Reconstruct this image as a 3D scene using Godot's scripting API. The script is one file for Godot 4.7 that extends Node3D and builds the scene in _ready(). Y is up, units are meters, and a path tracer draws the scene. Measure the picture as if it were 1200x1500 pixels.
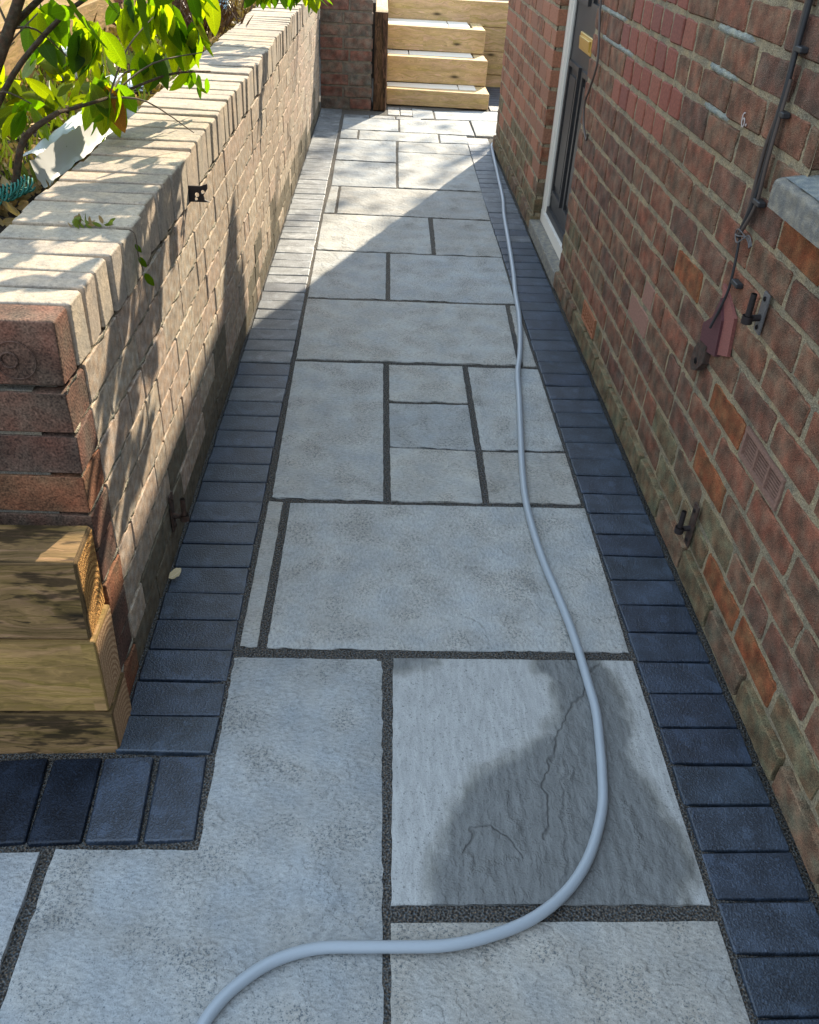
extends Node3D
# A paved side passage between a brick house and a low brick garden wall. Units are metres, -z leads away from the viewer.

var rng := RandomNumberGenerator.new()
var names := {}
var M := {}
const WALL_X := 0.852
const SUN := Vector3(0.322, 0.537, -0.779)

func _ready() -> void:
	rng.seed = 4711
	camera_and_light()
	make_materials()
	ground_and_path()
	house()
	garden_wall()
	far_end()
	near_timber()
	bed()
	hose()
	fittings()
	plants()

# ------------------------------------------------------------------ camera, sky, sun
func camera_and_light() -> void:
	var cam := Camera3D.new()
	cam.name = "camera"
	var p := 0.615057954
	var yw := 0.0608556371
	var r := 0.0585233134
	var fwd := Vector3(sin(yw) * cos(p), -sin(p), -cos(yw) * cos(p))
	var right := Vector3(cos(yw), 0, sin(yw))
	var up := right.cross(fwd)
	var rr := right * cos(r) + up * sin(r)
	var uu := up * cos(r) - right * sin(r)
	cam.transform = Transform3D(Basis(rr, uu, -fwd), Vector3(0, 1.47720538, 0))
	cam.fov = 60.382
	cam.near = 0.05
	cam.far = 200.0
	add_child(cam)
	cam.current = true
	var we := WorldEnvironment.new()
	we.name = "world_environment"
	var e := Environment.new()
	var sk := ProceduralSkyMaterial.new()
	sk.sky_top_color = Color(0.71, 0.79, 0.88)
	sk.sky_horizon_color = Color(0.80, 0.84, 0.88)
	sk.sky_curve = 0.2
	sk.ground_bottom_color = Color(0.35, 0.33, 0.3)
	sk.ground_horizon_color = Color(0.6, 0.6, 0.58)
	sk.sky_energy_multiplier = 1.08
	sk.sun_angle_max = 12.0
	var sky := Sky.new()
	sky.sky_material = sk
	e.background_mode = Environment.BG_SKY
	e.sky = sky
	e.tonemap_mode = Environment.TONE_MAPPER_LINEAR
	e.tonemap_exposure = 2.4
	e.sdfgi_enabled = true
	e.ssao_enabled = true
	e.ssil_enabled = true
	we.environment = e
	add_child(we)
	var sun := DirectionalLight3D.new()
	sun.name = "sun"
	sun.light_energy = 1.6
	sun.light_color = Color(1.0, 0.945, 0.85)
	sun.light_angular_distance = 0.5
	sun.shadow_enabled = true
	add_child(sun)
	sun.look_at_from_position(SUN * 20.0, Vector3.ZERO, Vector3.UP)

# ------------------------------------------------------------------ naming
func numbered(called: String, parent: Node) -> String:
	var key := str(parent.get_instance_id()) + "/" + called
	var n: int = names.get(key, 0)
	names[key] = n + 1
	return called if n == 0 else "%s_%03d" % [called, n]

func put(called: String, mesh: Mesh, mat: Material, parent: Node = null, at := Vector3.ZERO, turn := Vector3.ZERO) -> MeshInstance3D:
	var o := MeshInstance3D.new()
	var host: Node = self if parent == null else parent
	o.name = numbered(called, host)
	o.mesh = mesh
	if mat:
		o.material_override = mat
	o.position = at
	o.rotation = turn
	host.add_child(o, true)
	return o

func thing(called: String, label: String, category: String, at := Vector3.ZERO, turn := 0.0, group := "", kind := "") -> Node3D:
	var o := Node3D.new()
	o.name = numbered(called, self)
	o.position = at
	o.rotation.y = turn
	add_child(o, true)
	tag(o, label, category, group, kind)
	return o

func node_part(called: String, parent: Node, at := Vector3.ZERO, turn := Vector3.ZERO) -> Node3D:
	var o := Node3D.new()
	o.name = numbered(called, parent)
	o.position = at
	o.rotation = turn
	parent.add_child(o, true)
	return o

func tag(o: Node, label: String, category: String, group := "", kind := "") -> void:
	o.set_meta("label", label)
	o.set_meta("category", category)
	if group != "":
		o.set_meta("group", group)
	if kind != "":
		o.set_meta("kind", kind)

# ------------------------------------------------------------------ mesh helpers
func arr_mesh(v: PackedVector3Array, n: PackedVector3Array, uv: PackedVector2Array, idx: PackedInt32Array, into: ArrayMesh = null) -> ArrayMesh:
	var a := []
	a.resize(Mesh.ARRAY_MAX)
	a[Mesh.ARRAY_VERTEX] = v
	a[Mesh.ARRAY_NORMAL] = n
	if uv.size() == v.size():
		a[Mesh.ARRAY_TEX_UV] = uv
	a[Mesh.ARRAY_INDEX] = idx
	var m := ArrayMesh.new() if into == null else into
	m.add_surface_from_arrays(Mesh.PRIMITIVE_TRIANGLES, a)
	return m

func tri(idx: PackedInt32Array, v: PackedVector3Array, a: int, b: int, c: int, out: Vector3) -> void:
	if (v[b] - v[a]).cross(v[c] - v[a]).dot(out) > 0.0:
		idx.append_array(PackedInt32Array([a, c, b]))
	else:
		idx.append_array(PackedInt32Array([a, b, c]))

# a box with rounded (chamfered, smoothly shaded) edges; j wobbles the corners; ends: 0 none, 1 the x ends go into a second surface
func cbox(s: Vector3, c: float, j := 0.0, uv_off := Vector2.ZERO, long_axis := 0, split_ends := false) -> ArrayMesh:
	var v := PackedVector3Array()
	var n := PackedVector3Array()
	var uv := PackedVector2Array()
	var h := s * 0.5
	for k in 8:
		var sg := Vector3(-1 if k & 1 else 1, -1 if k & 2 else 1, -1 if k & 4 else 1)
		var jv := Vector3(rng.randf_range(-j, j), rng.randf_range(-j, j), rng.randf_range(-j, j))
		if s.x < s.z: jv.x *= 0.35
		for a in 3:
			var p := Vector3(sg.x * (h.x - c), sg.y * (h.y - c), sg.z * (h.z - c))
			p[a] = sg[a] * h[a]
			p += jv
			v.append(p)
			var nn := Vector3.ZERO
			nn[a] = sg[a]
			n.append(nn)
			var q: Vector2
			var l := long_axis
			if a == l:
				q = Vector2(p[(l + 2) % 3], p[(l + 1) % 3])
			elif a == (l + 1) % 3:
				q = Vector2(p[l], p[(l + 2) % 3] + 0.31)
			else:
				q = Vector2(p[l], p[(l + 1) % 3])
			uv.append(q + (uv_off if a != l else Vector2.ZERO))
	var idx := PackedInt32Array()
	var ends := PackedInt32Array()
	for a in 3:
		for sgn in 2:
			var cs := []
			for k in 8:
				if ((k >> a) & 1) == sgn:
					cs.append(k * 3 + a)
			var out := Vector3.ZERO
			out[a] = -1.0 if sgn else 1.0
			if split_ends and a == long_axis:
				tri(ends, v, cs[0], cs[1], cs[3], out)
				tri(ends, v, cs[0], cs[3], cs[2], out)
			else:
				tri(idx, v, cs[0], cs[1], cs[3], out)
				tri(idx, v, cs[0], cs[3], cs[2], out)
	for d in 3:
		var a2 := (d + 1) % 3
		var b2 := (d + 2) % 3
		for k in 8:
			if (k >> d) & 1:
				continue
			var k2 := k | (1 << d)
			var out2 := v[k * 3 + a2] + v[k2 * 3 + b2]
			tri(idx, v, k * 3 + a2, k2 * 3 + a2, k2 * 3 + b2, out2)
			tri(idx, v, k * 3 + a2, k2 * 3 + b2, k * 3 + b2, out2)
	for k in 8:
		tri(idx, v, k * 3, k * 3 + 1, k * 3 + 2, v[k * 3])
	var m := arr_mesh(v, n, uv, idx)
	if split_ends:
		arr_mesh(v, n, uv, ends, m)
	return m

# a box collected into a SurfaceTool (12 triangles, hard edges)
func add_box(st: SurfaceTool, lo: Vector3, hi: Vector3) -> void:
	var b := BoxMesh.new()
	b.size = hi - lo
	st.append_from(b, 0, Transform3D(Basis(), (lo + hi) * 0.5))

func box(lo: Vector3, hi: Vector3) -> ArrayMesh:
	var st := SurfaceTool.new()
	st.begin(Mesh.PRIMITIVE_TRIANGLES)
	add_box(st, lo, hi)
	return st.commit()

# a sheet of nx x ny cells: f(i, j) gives the point; normals from neighbours; skip(i, j) leaves a cell out
func sheet(nx: int, ny: int, f: Callable, out: Vector3, skip = null, uvf = null) -> ArrayMesh:
	var v := PackedVector3Array()
	var uv := PackedVector2Array()
	v.resize((nx + 1) * (ny + 1))
	for j in ny + 1:
		for i in nx + 1:
			v[j * (nx + 1) + i] = f.call(i, j)
	var n := PackedVector3Array()
	n.resize(v.size())
	var w := nx + 1
	for j in ny + 1:
		for i in w:
			var dx := v[j * w + mini(i + 1, nx)] - v[j * w + maxi(i - 1, 0)]
			var dy := v[mini(j + 1, ny) * w + i] - v[maxi(j - 1, 0) * w + i]
			var nn := dx.cross(dy).normalized()
			n[j * w + i] = -nn if nn.dot(out) < 0.0 else nn
	if uvf != null:
		uv.resize(v.size())
		for k in v.size():
			uv[k] = uvf.call(v[k])
	var idx := PackedInt32Array()
	for j in ny:
		for i in nx:
			if skip != null and skip.call(v[j * w + i], v[(j + 1) * w + i + 1]):
				continue
			tri(idx, v, j * w + i, j * w + i + 1, (j + 1) * w + i + 1, out)
			tri(idx, v, j * w + i, (j + 1) * w + i + 1, (j + 1) * w + i, out)
	return arr_mesh(v, n, uv, idx)

func catmull(p: Array, per: int) -> Array:
	var o := []
	for k in p.size() - 1:
		var a: Vector3 = p[maxi(k - 1, 0)]
		var b: Vector3 = p[k]
		var c: Vector3 = p[k + 1]
		var d: Vector3 = p[mini(k + 2, p.size() - 1)]
		for t in per:
			o.append(b.cubic_interpolate(c, a, d, float(t) / per))
	o.append(p[p.size() - 1])
	return o

func add_tube(st: SurfaceTool, p: Array, r0: float, r1: float, sides := 8) -> void:
	var v := PackedVector3Array()
	var n := PackedVector3Array()
	var side := Vector3.UP
	var m := p.size()
	for k in m:
		var t: Vector3 = (p[mini(k + 1, m - 1)] - p[maxi(k - 1, 0)]).normalized()
		if k == 0 and absf(t.y) > 0.9:
			side = Vector3.RIGHT
		side = (side - t * side.dot(t)).normalized()
		var b := t.cross(side)
		var r := lerpf(r0, r1, float(k) / maxf(1.0, m - 1))
		for s in sides:
			var a := TAU * s / sides
			var d := side * cos(a) + b * sin(a)
			v.append(p[k] + d * r)
			n.append(d)
	var idx := PackedInt32Array()
	for k in m - 1:
		for s in sides:
			var a2 := k * sides + s
			var b2 := k * sides + (s + 1) % sides
			tri(idx, v, a2, b2, b2 + sides, n[a2])
			tri(idx, v, a2, b2 + sides, a2 + sides, n[a2])
	for e in 2:
		var base := 0 if e == 0 else (m - 1) * sides
		var out: Vector3 = p[0] - p[1] if e == 0 else p[m - 1] - p[m - 2]
		for s in range(1, sides - 1):
			tri(idx, v, base, base + s, base + s + 1, out)
	st.append_from(arr_mesh(v, n, PackedVector2Array(), idx), 0, Transform3D())

func tube(p: Array, r0: float, r1: float, sides := 8) -> ArrayMesh:
	var st := SurfaceTool.new()
	st.begin(Mesh.PRIMITIVE_TRIANGLES)
	add_tube(st, p, r0, r1, sides)
	return st.commit()

func st_new() -> SurfaceTool:
	var st := SurfaceTool.new()
	st.begin(Mesh.PRIMITIVE_TRIANGLES)
	return st

func noise(freq: float, sd: int, oct := 3) -> FastNoiseLite:
	var f := FastNoiseLite.new()
	f.noise_type = FastNoiseLite.TYPE_SIMPLEX_SMOOTH
	f.frequency = freq
	f.seed = sd
	f.fractal_octaves = oct
	return f

# ------------------------------------------------------------------ textures
const T := 512
var nb := {}

func field(freq: float, sd: int, oct := 3) -> PackedByteArray:
	var key := "%f/%d/%d" % [freq, sd, oct]
	if not nb.has(key):
		var im := noise(freq, sd, oct).get_seamless_image(T, T)
		im.convert(Image.FORMAT_L8)
		nb[key] = im.get_data()
	return nb[key]

# f(x, y, i) returns Color: rgb is the colour, a is the height
func texture_pair(f: Callable, w := T, h := T) -> Array:
	var a := PackedByteArray()
	var b := PackedByteArray()
	a.resize(w * h * 3)
	b.resize(w * h)
	for y in h:
		for x in w:
			var i := y * w + x
			var c: Color = f.call(x, y, i)
			a[i * 3] = clampi(int(c.r * 255.0), 0, 255)
			a[i * 3 + 1] = clampi(int(c.g * 255.0), 0, 255)
			a[i * 3 + 2] = clampi(int(c.b * 255.0), 0, 255)
			b[i] = clampi(int(c.a * 255.0), 0, 255)
	return [ImageTexture.create_from_image(Image.create_from_data(w, h, false, Image.FORMAT_RGB8, a)), ImageTexture.create_from_image(Image.create_from_data(w, h, false, Image.FORMAT_L8, b))]

func mat(pair: Array, tint: Color, metres: float, relief: float, rough: float, world := true) -> StandardMaterial3D:
	var m := StandardMaterial3D.new()
	m.albedo_color = tint
	m.albedo_texture = pair[0]
	m.roughness = rough
	m.metallic_specular = 0.35
	if relief != 0.0:
		m.heightmap_enabled = true
		m.heightmap_texture = pair[1]
		m.heightmap_scale = relief
	if world:
		m.uv1_triplanar = true
		m.uv1_world_triplanar = true
		m.uv1_triplanar_sharpness = 8.0
	m.uv1_scale = Vector3.ONE / metres
	return m

func plain(c: Color, rough: float, metal := 0.0) -> StandardMaterial3D:
	var m := StandardMaterial3D.new()
	m.albedo_color = c
	m.roughness = rough
	m.metallic = metal
	return m

func lin(r: float, g: float, b: float) -> Color:
	return Color(r, g, b).linear_to_srgb()

func sst(a: float, b: float, x: float) -> float:
	return smoothstep(a, b, x)

func make_materials() -> void:
	var fine := field(0.30, 1, 2)
	var mid := field(0.06, 2, 4)
	var big := field(0.012, 3, 4)
	var big2 := field(0.014, 4, 4)
	var grain := field(0.12, 5, 3)
	# sandstone flags: pale grey, black lichen specks, faint bedding streaks
	var pf := texture_pair(func(x: int, y: int, k: int) -> Color:
		var i := (y % T) * T + x % T
		var st := mid[((y * 2) % T) * T + (x % T)] / 255.0
		var g := fine[i] / 255.0
		var s := grain[i] / 255.0
		# slow changes over the whole metre and more: the same fields, stretched
		var lo := (y >> 1) * T + (x >> 1)
		var b := big[lo] / 255.0
		var b2 := big2[lo] / 255.0
		var b3 := big2[(y >> 1) * T + ((x >> 1) + 200) % T] / 255.0
		var q := b * 5.0 + mid[lo] / 255.0 * 1.3
		var fl := floorf(q)
		var fr := q - fl
		var gate := sst(0.48, 0.66, b2)
		var lip := (1.0 - sst(0.0, 0.06, fr)) * (0.3 + 0.7 * gate)
		var v := 0.86 + (st - 0.5) * 0.15 + (g - 0.5) * 0.17 + (b - 0.5) * 0.12
		var clump := sst(0.46, 0.78, b3)
		var speck := sst(0.62, 0.71, s * 0.45 + g * 0.55 + (clump - 0.5) * 0.12)
		var pin := sst(0.74, 0.80, grain[(y % T) * T + (x + 137) % T] / 255.0 * 0.5 + g * 0.5)
		speck = maxf(speck * 0.85, pin)
		v = lerpf(v, 0.30, speck * 0.62)
		v *= 1.0 - lip * 0.14
		v *= 1.0 - sst(0.66, 0.86, mid[lo] / 255.0 * 0.3 + b2 * 0.7) * 0.08
		var warm := (b3 - 0.5) * 0.05 * (1.0 - speck)
		return Color(v * (1.0 + warm - speck * 0.06), v, v * (1.0 - warm * 1.2 + speck * 0.06), clampf(0.06 + (fl + sst(0.0, 0.10, fr)) / 8.0 * (0.45 + 0.55 * gate) + (g - 0.5) * 0.09 + (st - 0.5) * 0.20 - speck * 0.08, 0.0, 1.0)), 1024, 1024)
	M.flags = []
	for t in [lin(0.46, 0.465, 0.445), lin(0.40, 0.415, 0.41), lin(0.48, 0.475, 0.44), lin(0.42, 0.44, 0.445), lin(0.37, 0.385, 0.375), lin(0.44, 0.43, 0.395)]:
		var m := mat(pf, t, 1.15, 0.85, 0.78, false)
		M.flags.append(m)
	# concrete block pavers
	var pp := texture_pair(func(x: int, y: int, i: int) -> Color:
		var g := fine[i] / 255.0
		var s := grain[i] / 255.0
		var b := big[i] / 255.0
		var v := 0.74 + (g - 0.5) * 0.62 + (b - 0.5) * 0.36
		var pale := sst(0.68, 0.8, s) * 0.30 + sst(0.62, 0.85, big2[i] / 255.0) * 0.22
		v += pale
		return Color(v, v, v * 0.985, 0.5 + (g - 0.5) * 0.7 + (s - 0.5) * 0.4))
	M.pavers = []
	for t in [lin(0.040, 0.060, 0.098), lin(0.046, 0.067, 0.106), lin(0.036, 0.054, 0.090), lin(0.052, 0.073, 0.110), lin(0.042, 0.062, 0.094)]:
		var pvm := mat(pp, t, 0.62, 0.16, 0.45)
		pvm.metallic_specular = 0.55
		M.pavers.append(pvm)
	M.paver_dark = mat(pp, lin(0.017, 0.026, 0.045), 0.62, 0.12, 0.4)  # darker tone for the outer blocks of the turned row
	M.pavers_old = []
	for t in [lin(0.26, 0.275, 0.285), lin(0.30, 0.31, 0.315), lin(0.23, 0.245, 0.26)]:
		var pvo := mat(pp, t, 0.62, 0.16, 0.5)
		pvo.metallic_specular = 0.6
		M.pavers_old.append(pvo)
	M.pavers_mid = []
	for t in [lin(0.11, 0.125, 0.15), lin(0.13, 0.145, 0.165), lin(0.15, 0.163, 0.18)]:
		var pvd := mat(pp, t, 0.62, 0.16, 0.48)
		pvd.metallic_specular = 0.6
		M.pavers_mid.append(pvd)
	# jointing compound: dark grit
	var pg := texture_pair(func(x: int, y: int, i: int) -> Color:
		var g := fine[i] / 255.0
		var s := grain[(i * 3) % (T * T)] / 255.0
		var v := 0.50 + (g - 0.5) * 0.85
		return Color(v * (1.0 + (s - 0.5) * 0.5), v, v * (1.0 - (s - 0.5) * 0.5), g))
	M.tread = plain(lin(0.66, 0.60, 0.50), 0.8)
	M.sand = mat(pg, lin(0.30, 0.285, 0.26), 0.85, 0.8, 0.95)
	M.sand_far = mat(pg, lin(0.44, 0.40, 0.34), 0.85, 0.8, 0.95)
	M.earth = mat(pg, lin(0.16, 0.13, 0.10), 0.5, 0.5, 0.95)
	# rug-faced house brick
	var pb := texture_pair(func(x: int, y: int, i: int) -> Color:
		var g := fine[i] / 255.0
		var s := grain[i] / 255.0
		var b := big[i] / 255.0
		var c := big2[i] / 255.0
		var v := 0.76 + (g - 0.5) * 0.60 + (s - 0.5) * 0.34 + (b - 0.5) * 0.42
		var pit := sst(0.60, 0.73, s * 0.5 + g * 0.5)
		v *= 1.0 - pit * 0.5
		v += sst(0.70, 0.86, grain[(i * 1 + 33333) % (T * T)] / 255.0) * 0.16
		var red := (c - 0.5) * 0.40
		return Color(v * (1.0 + red * 0.4), v * (1.0 - red * 0.35), v * (1.0 - red * 0.5), 0.5 + (g - 0.5) * 0.8 - pit * 0.3))
	var smooth := texture_pair(func(x: int, y: int, i: int) -> Color:
		var g := fine[i] / 255.0
		var b := mid[i] / 255.0
		var v := 0.86 + (g - 0.5) * 0.14 + (b - 0.5) * 0.22
		return Color(v, v, v, 0.5 + (g - 0.5) * 0.3))
	M.bricks = []
	for t in [lin(0.34, 0.168, 0.102), lin(0.29, 0.150, 0.098), lin(0.37, 0.165, 0.100), lin(0.32, 0.178, 0.110), lin(0.25, 0.134, 0.092), lin(0.35, 0.185, 0.112), lin(0.30, 0.160, 0.100)]:
		M.bricks.append(mat(pb, t, 0.52, 0.45, 0.92))
	M.bricks_moss = []
	for t in [lin(0.30, 0.225, 0.125), lin(0.27, 0.20, 0.11), lin(0.32, 0.205, 0.125), lin(0.27, 0.175, 0.11)]:
		M.bricks_moss.append(mat(pb, t, 0.52, 0.45, 0.95))
	M.brick_orange = mat(pb, lin(0.42, 0.155, 0.065), 0.42, 0.5, 0.95)
	M.brick_pink = mat(smooth, lin(0.36, 0.19, 0.14), 0.28, 0.1, 0.85)
	M.brick_smooth = [mat(smooth, lin(0.30, 0.095, 0.065), 0.4, 0.08, 0.75), mat(smooth, lin(0.26, 0.088, 0.065), 0.4, 0.08, 0.75), mat(smooth, lin(0.33, 0.115, 0.075), 0.4, 0.08, 0.75)]
	M.brick_far = [mat(smooth, lin(0.38, 0.165, 0.095), 0.4, 0.1, 0.85), mat(pb, lin(0.38, 0.175, 0.10), 0.4, 0.2, 0.9), mat(smooth, lin(0.32, 0.15, 0.09), 0.4, 0.1, 0.85)]
	M.brick_dark = [mat(pb, lin(0.32, 0.22, 0.165), 0.6, 0.15, 0.9), mat(pb, lin(0.34, 0.175, 0.13), 0.6, 0.15, 0.9), mat(pb, lin(0.27, 0.21, 0.165), 0.6, 0.15, 0.9)]
	var wall_many := mat(pb, Color.WHITE, 0.28, 0.34, 0.92)
	wall_many.vertex_color_use_as_albedo = true
	M.brick_many = wall_many
	# mortar
	var pm := texture_pair(func(x: int, y: int, i: int) -> Color:
		var g := fine[i] / 255.0
		var s := grain[i] / 255.0
		var b := big[i] / 255.0
		var v := 0.80 + (g - 0.5) * 0.34 + (s - 0.5) * 0.26 + (b - 0.5) * 0.30
		return Color(v, v * (0.99 - (b - 0.5) * 0.06), v * (0.96 - (b - 0.5) * 0.16), 0.5 + (g - 0.5) * 0.6 + (s - 0.5) * 0.4))
	M.mortar = mat(pm, lin(0.43, 0.36, 0.25), 0.55, 0.6, 0.95)
	M.mortar_garden = mat(pm, lin(0.42, 0.39, 0.31), 0.5, 0.4, 0.95)
	M.mortar_pier = mat(pm, lin(0.27, 0.24, 0.20), 0.26, 0.4, 0.95)
	M.concrete = mat(pm, lin(0.36, 0.345, 0.315), 0.22, 0.35, 0.9)
	M.concrete_blue = mat(pm, lin(0.42, 0.47, 0.49), 0.22, 0.5, 0.92)
	M.render_patch = mat(pm, lin(0.43, 0.46, 0.43), 0.4, 0.4, 0.95)
	# drag-wired garden wall brick: fine upright strokes
	var pw := texture_pair(func(x: int, y: int, i: int) -> Color:
		var d := grain[((y >> 3) % T) * T + (x * 2) % T] / 255.0
		var g := fine[i] / 255.0
		var b := big[i] / 255.0
		var c := big2[i] / 255.0
		var v := 0.82 + (d - 0.5) * 0.22 + (g - 0.5) * 0.24 + (b - 0.5) * 0.28 - sst(0.66, 0.76, grain[i] / 255.0) * 0.22
		var pink := (c - 0.5) * 0.22
		return Color(v, v * (1.0 - pink * 0.5), v * (1.0 - pink), 0.5 + (d - 0.5) * 0.7 + (g - 0.5) * 0.3))
	M.wall_bricks = []
	for t in [lin(0.62, 0.50, 0.375), lin(0.57, 0.45, 0.335), lin(0.66, 0.545, 0.41), lin(0.56, 0.455, 0.345), lin(0.62, 0.475, 0.36)]:
		M.wall_bricks.append(mat(pw, t, 0.26, 0.22, 0.93))
	M.wall_bricks_low_shade = []  # grimy lower bricks, darkened further to stand in for the shade there
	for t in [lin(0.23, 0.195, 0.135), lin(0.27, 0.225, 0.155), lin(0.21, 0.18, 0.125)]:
		M.wall_bricks_low_shade.append(mat(pw, t, 0.26, 0.22, 0.95))
	var pc := texture_pair(func(x: int, y: int, i: int) -> Color:
		var g := fine[i] / 255.0
		var b := big[i] / 255.0
		var s := mid[i] / 255.0
		var v := 0.84 + (g - 0.5) * 0.14 + (b - 0.5) * 0.22 + (s - 0.5) * 0.16 - sst(0.68, 0.80, grain[i] / 255.0) * 0.10
		return Color(v, v * (1.0 - (b - 0.5) * 0.05), v * (1.0 - (b - 0.5) * 0.12), 0.5 + (g - 0.5) * 0.4 + (s - 0.5) * 0.5))
	M.coping = []
	for t in [lin(0.55, 0.465, 0.355), lin(0.58, 0.485, 0.37), lin(0.50, 0.42, 0.33), lin(0.56, 0.455, 0.345)]:
		M.coping.append(mat(pc, t, 0.55, 0.14, 0.93))
	M.wall_end = [mat(pb, lin(0.24, 0.135, 0.092), 0.9, 0.2, 0.9), mat(pb, lin(0.33, 0.145, 0.075), 0.9, 0.2, 0.9), mat(pb, lin(0.21, 0.120, 0.086), 0.9, 0.2, 0.9)]
	# timber
	M.wood_pale = mat(wood(0.9, 0.15, 0.0), lin(0.62, 0.465, 0.265), 1.0, 0.1, 0.75, false)
	M.wood_gold = mat(wood(0.86, 0.20, 0.12), lin(0.42, 0.28, 0.105), 1.0, 0.15, 0.75, false)
	M.wood_stained = mat(wood(0.82, 0.30, 0.55), lin(0.29, 0.19, 0.085), 1.0, 0.2, 0.8, false)
	M.wood_dark = mat(wood(0.75, 0.45, 0.35), lin(0.16, 0.088, 0.045), 1.0, 0.2, 0.8, false)
	for k in ["wood_pale", "wood_gold", "wood_stained", "wood_dark"]:
		M[k].uv1_scale = Vector3(0.6, 2.4, 1.0)
	var pe := texture_pair(func(x: int, y: int, i: int) -> Color:
		var dx := x / float(T) - 0.5
		var dy := y / float(T) - 0.05
		var r := sqrt(dx * dx * 2.2 + dy * dy) * 15.0 + (mid[i] / 255.0 - 0.5) * 0.7
		var ring := absf(fposmod(r, 1.0) - 0.5) * 2.0
		var v := 0.80 + (ring - 0.5) * 0.24 + (fine[i] / 255.0 - 0.5) * 0.14
		return Color(v, v * (0.90 + ring * 0.08), v * (0.82 + ring * 0.14), ring))
	M.end_grain = mat(pe, lin(0.66, 0.46, 0.27), 0.2, 0.1, 0.85, false)
	M.end_rough = mat(pe, lin(0.58, 0.34, 0.11), 0.2, 0.25, 0.95, false)
	for k in ["end_grain", "end_rough"]:
		M[k].uv1_offset = Vector3(0.5, 0.5, 0)
	# painted, plastic and metal things
	M.upvc = plain(lin(0.70, 0.66, 0.58), 0.35)
	M.door = mat(smooth, lin(0.052, 0.050, 0.050), 0.5, 0.05, 0.42)
	M.brass = plain(Color(0.86, 0.76, 0.46), 0.28, 0.9)
	M.dark_gap = plain(lin(0.02, 0.02, 0.02), 0.9)
	M.terracotta = mat(smooth, lin(0.30, 0.17, 0.125), 0.3, 0.1, 0.85)
	M.terracotta_orange = mat(smooth, lin(0.42, 0.17, 0.085), 0.3, 0.1, 0.85)
	M.iron = mat(smooth, lin(0.035, 0.027, 0.026), 0.2, 0.1, 0.6)
	M.rust = mat(pb, lin(0.12, 0.075, 0.055), 0.15, 0.2, 0.7)
	M.galv = mat(smooth, lin(0.16, 0.15, 0.145), 0.2, 0.1, 0.5)
	M.cable = plain(lin(0.022, 0.022, 0.024), 0.55)
	M.cable_brown = plain(lin(0.075, 0.055, 0.045), 0.6)
	M.red = mat(smooth, lin(0.33, 0.125, 0.105), 0.2, 0.05, 0.6)
	M.maroon = mat(smooth, lin(0.13, 0.05, 0.055), 0.2, 0.05, 0.6)
	M.hose = plain(lin(0.285, 0.325, 0.36), 0.38)
	M.white_plastic = plain(lin(0.74, 0.74, 0.72), 0.45)
	M.grey_sheet = plain(lin(0.40, 0.42, 0.41), 0.6)
	M.netting = plain(lin(0.015, 0.15, 0.115), 0.7)
	M.film = plain(lin(0.70, 0.74, 0.76), 0.3)
	M.blue_film = plain(lin(0.42, 0.60, 0.66), 0.35)
	M.glass = plain(Color(0.55, 0.62, 0.66, 0.12), 0.03)
	M.glass.transparency = BaseMaterial3D.TRANSPARENCY_ALPHA
	M.roof = mat(pb, lin(0.13, 0.085, 0.07), 0.4, 0.2, 0.9)
	# leaves and soil
	M.leaves = []
	for t in [lin(0.40, 0.55, 0.03), lin(0.22, 0.40, 0.03), lin(0.58, 0.66, 0.04), lin(0.09, 0.19, 0.03)]:
		M.leaves.append(leafy(t, 1.25))
	M.leaf_orange = leafy(lin(0.50, 0.20, 0.02), 0.9)
	M.leaf_dry = leafy(lin(0.46, 0.32, 0.17), 0.5)
	M.leaf_pale = leafy(lin(0.85, 0.68, 0.50), 0.5)
	M.leaf_small = leafy(lin(0.24, 0.31, 0.06), 0.8)
	M.heather = leafy(lin(0.12, 0.06, 0.035), 0.4)
	M.flower = leafy(lin(0.45, 0.22, 0.24), 0.5)
	M.bark = mat(pb, lin(0.20, 0.135, 0.085), 0.12, 0.4, 0.95)
	M.twig = plain(lin(0.12, 0.09, 0.06), 0.9)
	M.soil = mat(pg, lin(0.125, 0.085, 0.052), 0.22, 0.8, 1.0)

var vein_tex: ImageTexture

func leafy(c: Color, through: float) -> StandardMaterial3D:
	var m := plain(c, 0.42)
	if vein_tex == null:
		var pv := texture_pair(func(x: int, y: int, i: int) -> Color:
			var u := absf(x / 128.0 - 0.5) * 2.0
			var t := y / 128.0
			var rib := exp(-pow(u / 0.05, 2.0))
			var side := absf(fposmod((t - u * 0.22) * 9.0, 1.0) - 0.5) * 2.0
			var vein := maxf(rib, sst(0.86, 1.0, side) * 0.55 * (1.0 - u * 0.4))
			var n := field(0.06, 2, 4)[(y * 4) * T + x * 4] / 255.0
			var v := 0.84 + (n - 0.5) * 0.40 + vein * 0.16
			return Color(v * (1.0 + (n - 0.5) * 0.3), v, v * (0.9 + vein * 0.15), 0.5), 128, 128)
		vein_tex = pv[0]
	m.albedo_texture = vein_tex
	m.cull_mode = BaseMaterial3D.CULL_DISABLED
	m.backlight_enabled = true
	var k := through
	m.backlight = Color(0.95 * k, 1.0 * k, 0.35 * k)
	m.metallic_specular = 0.4
	return m

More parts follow.
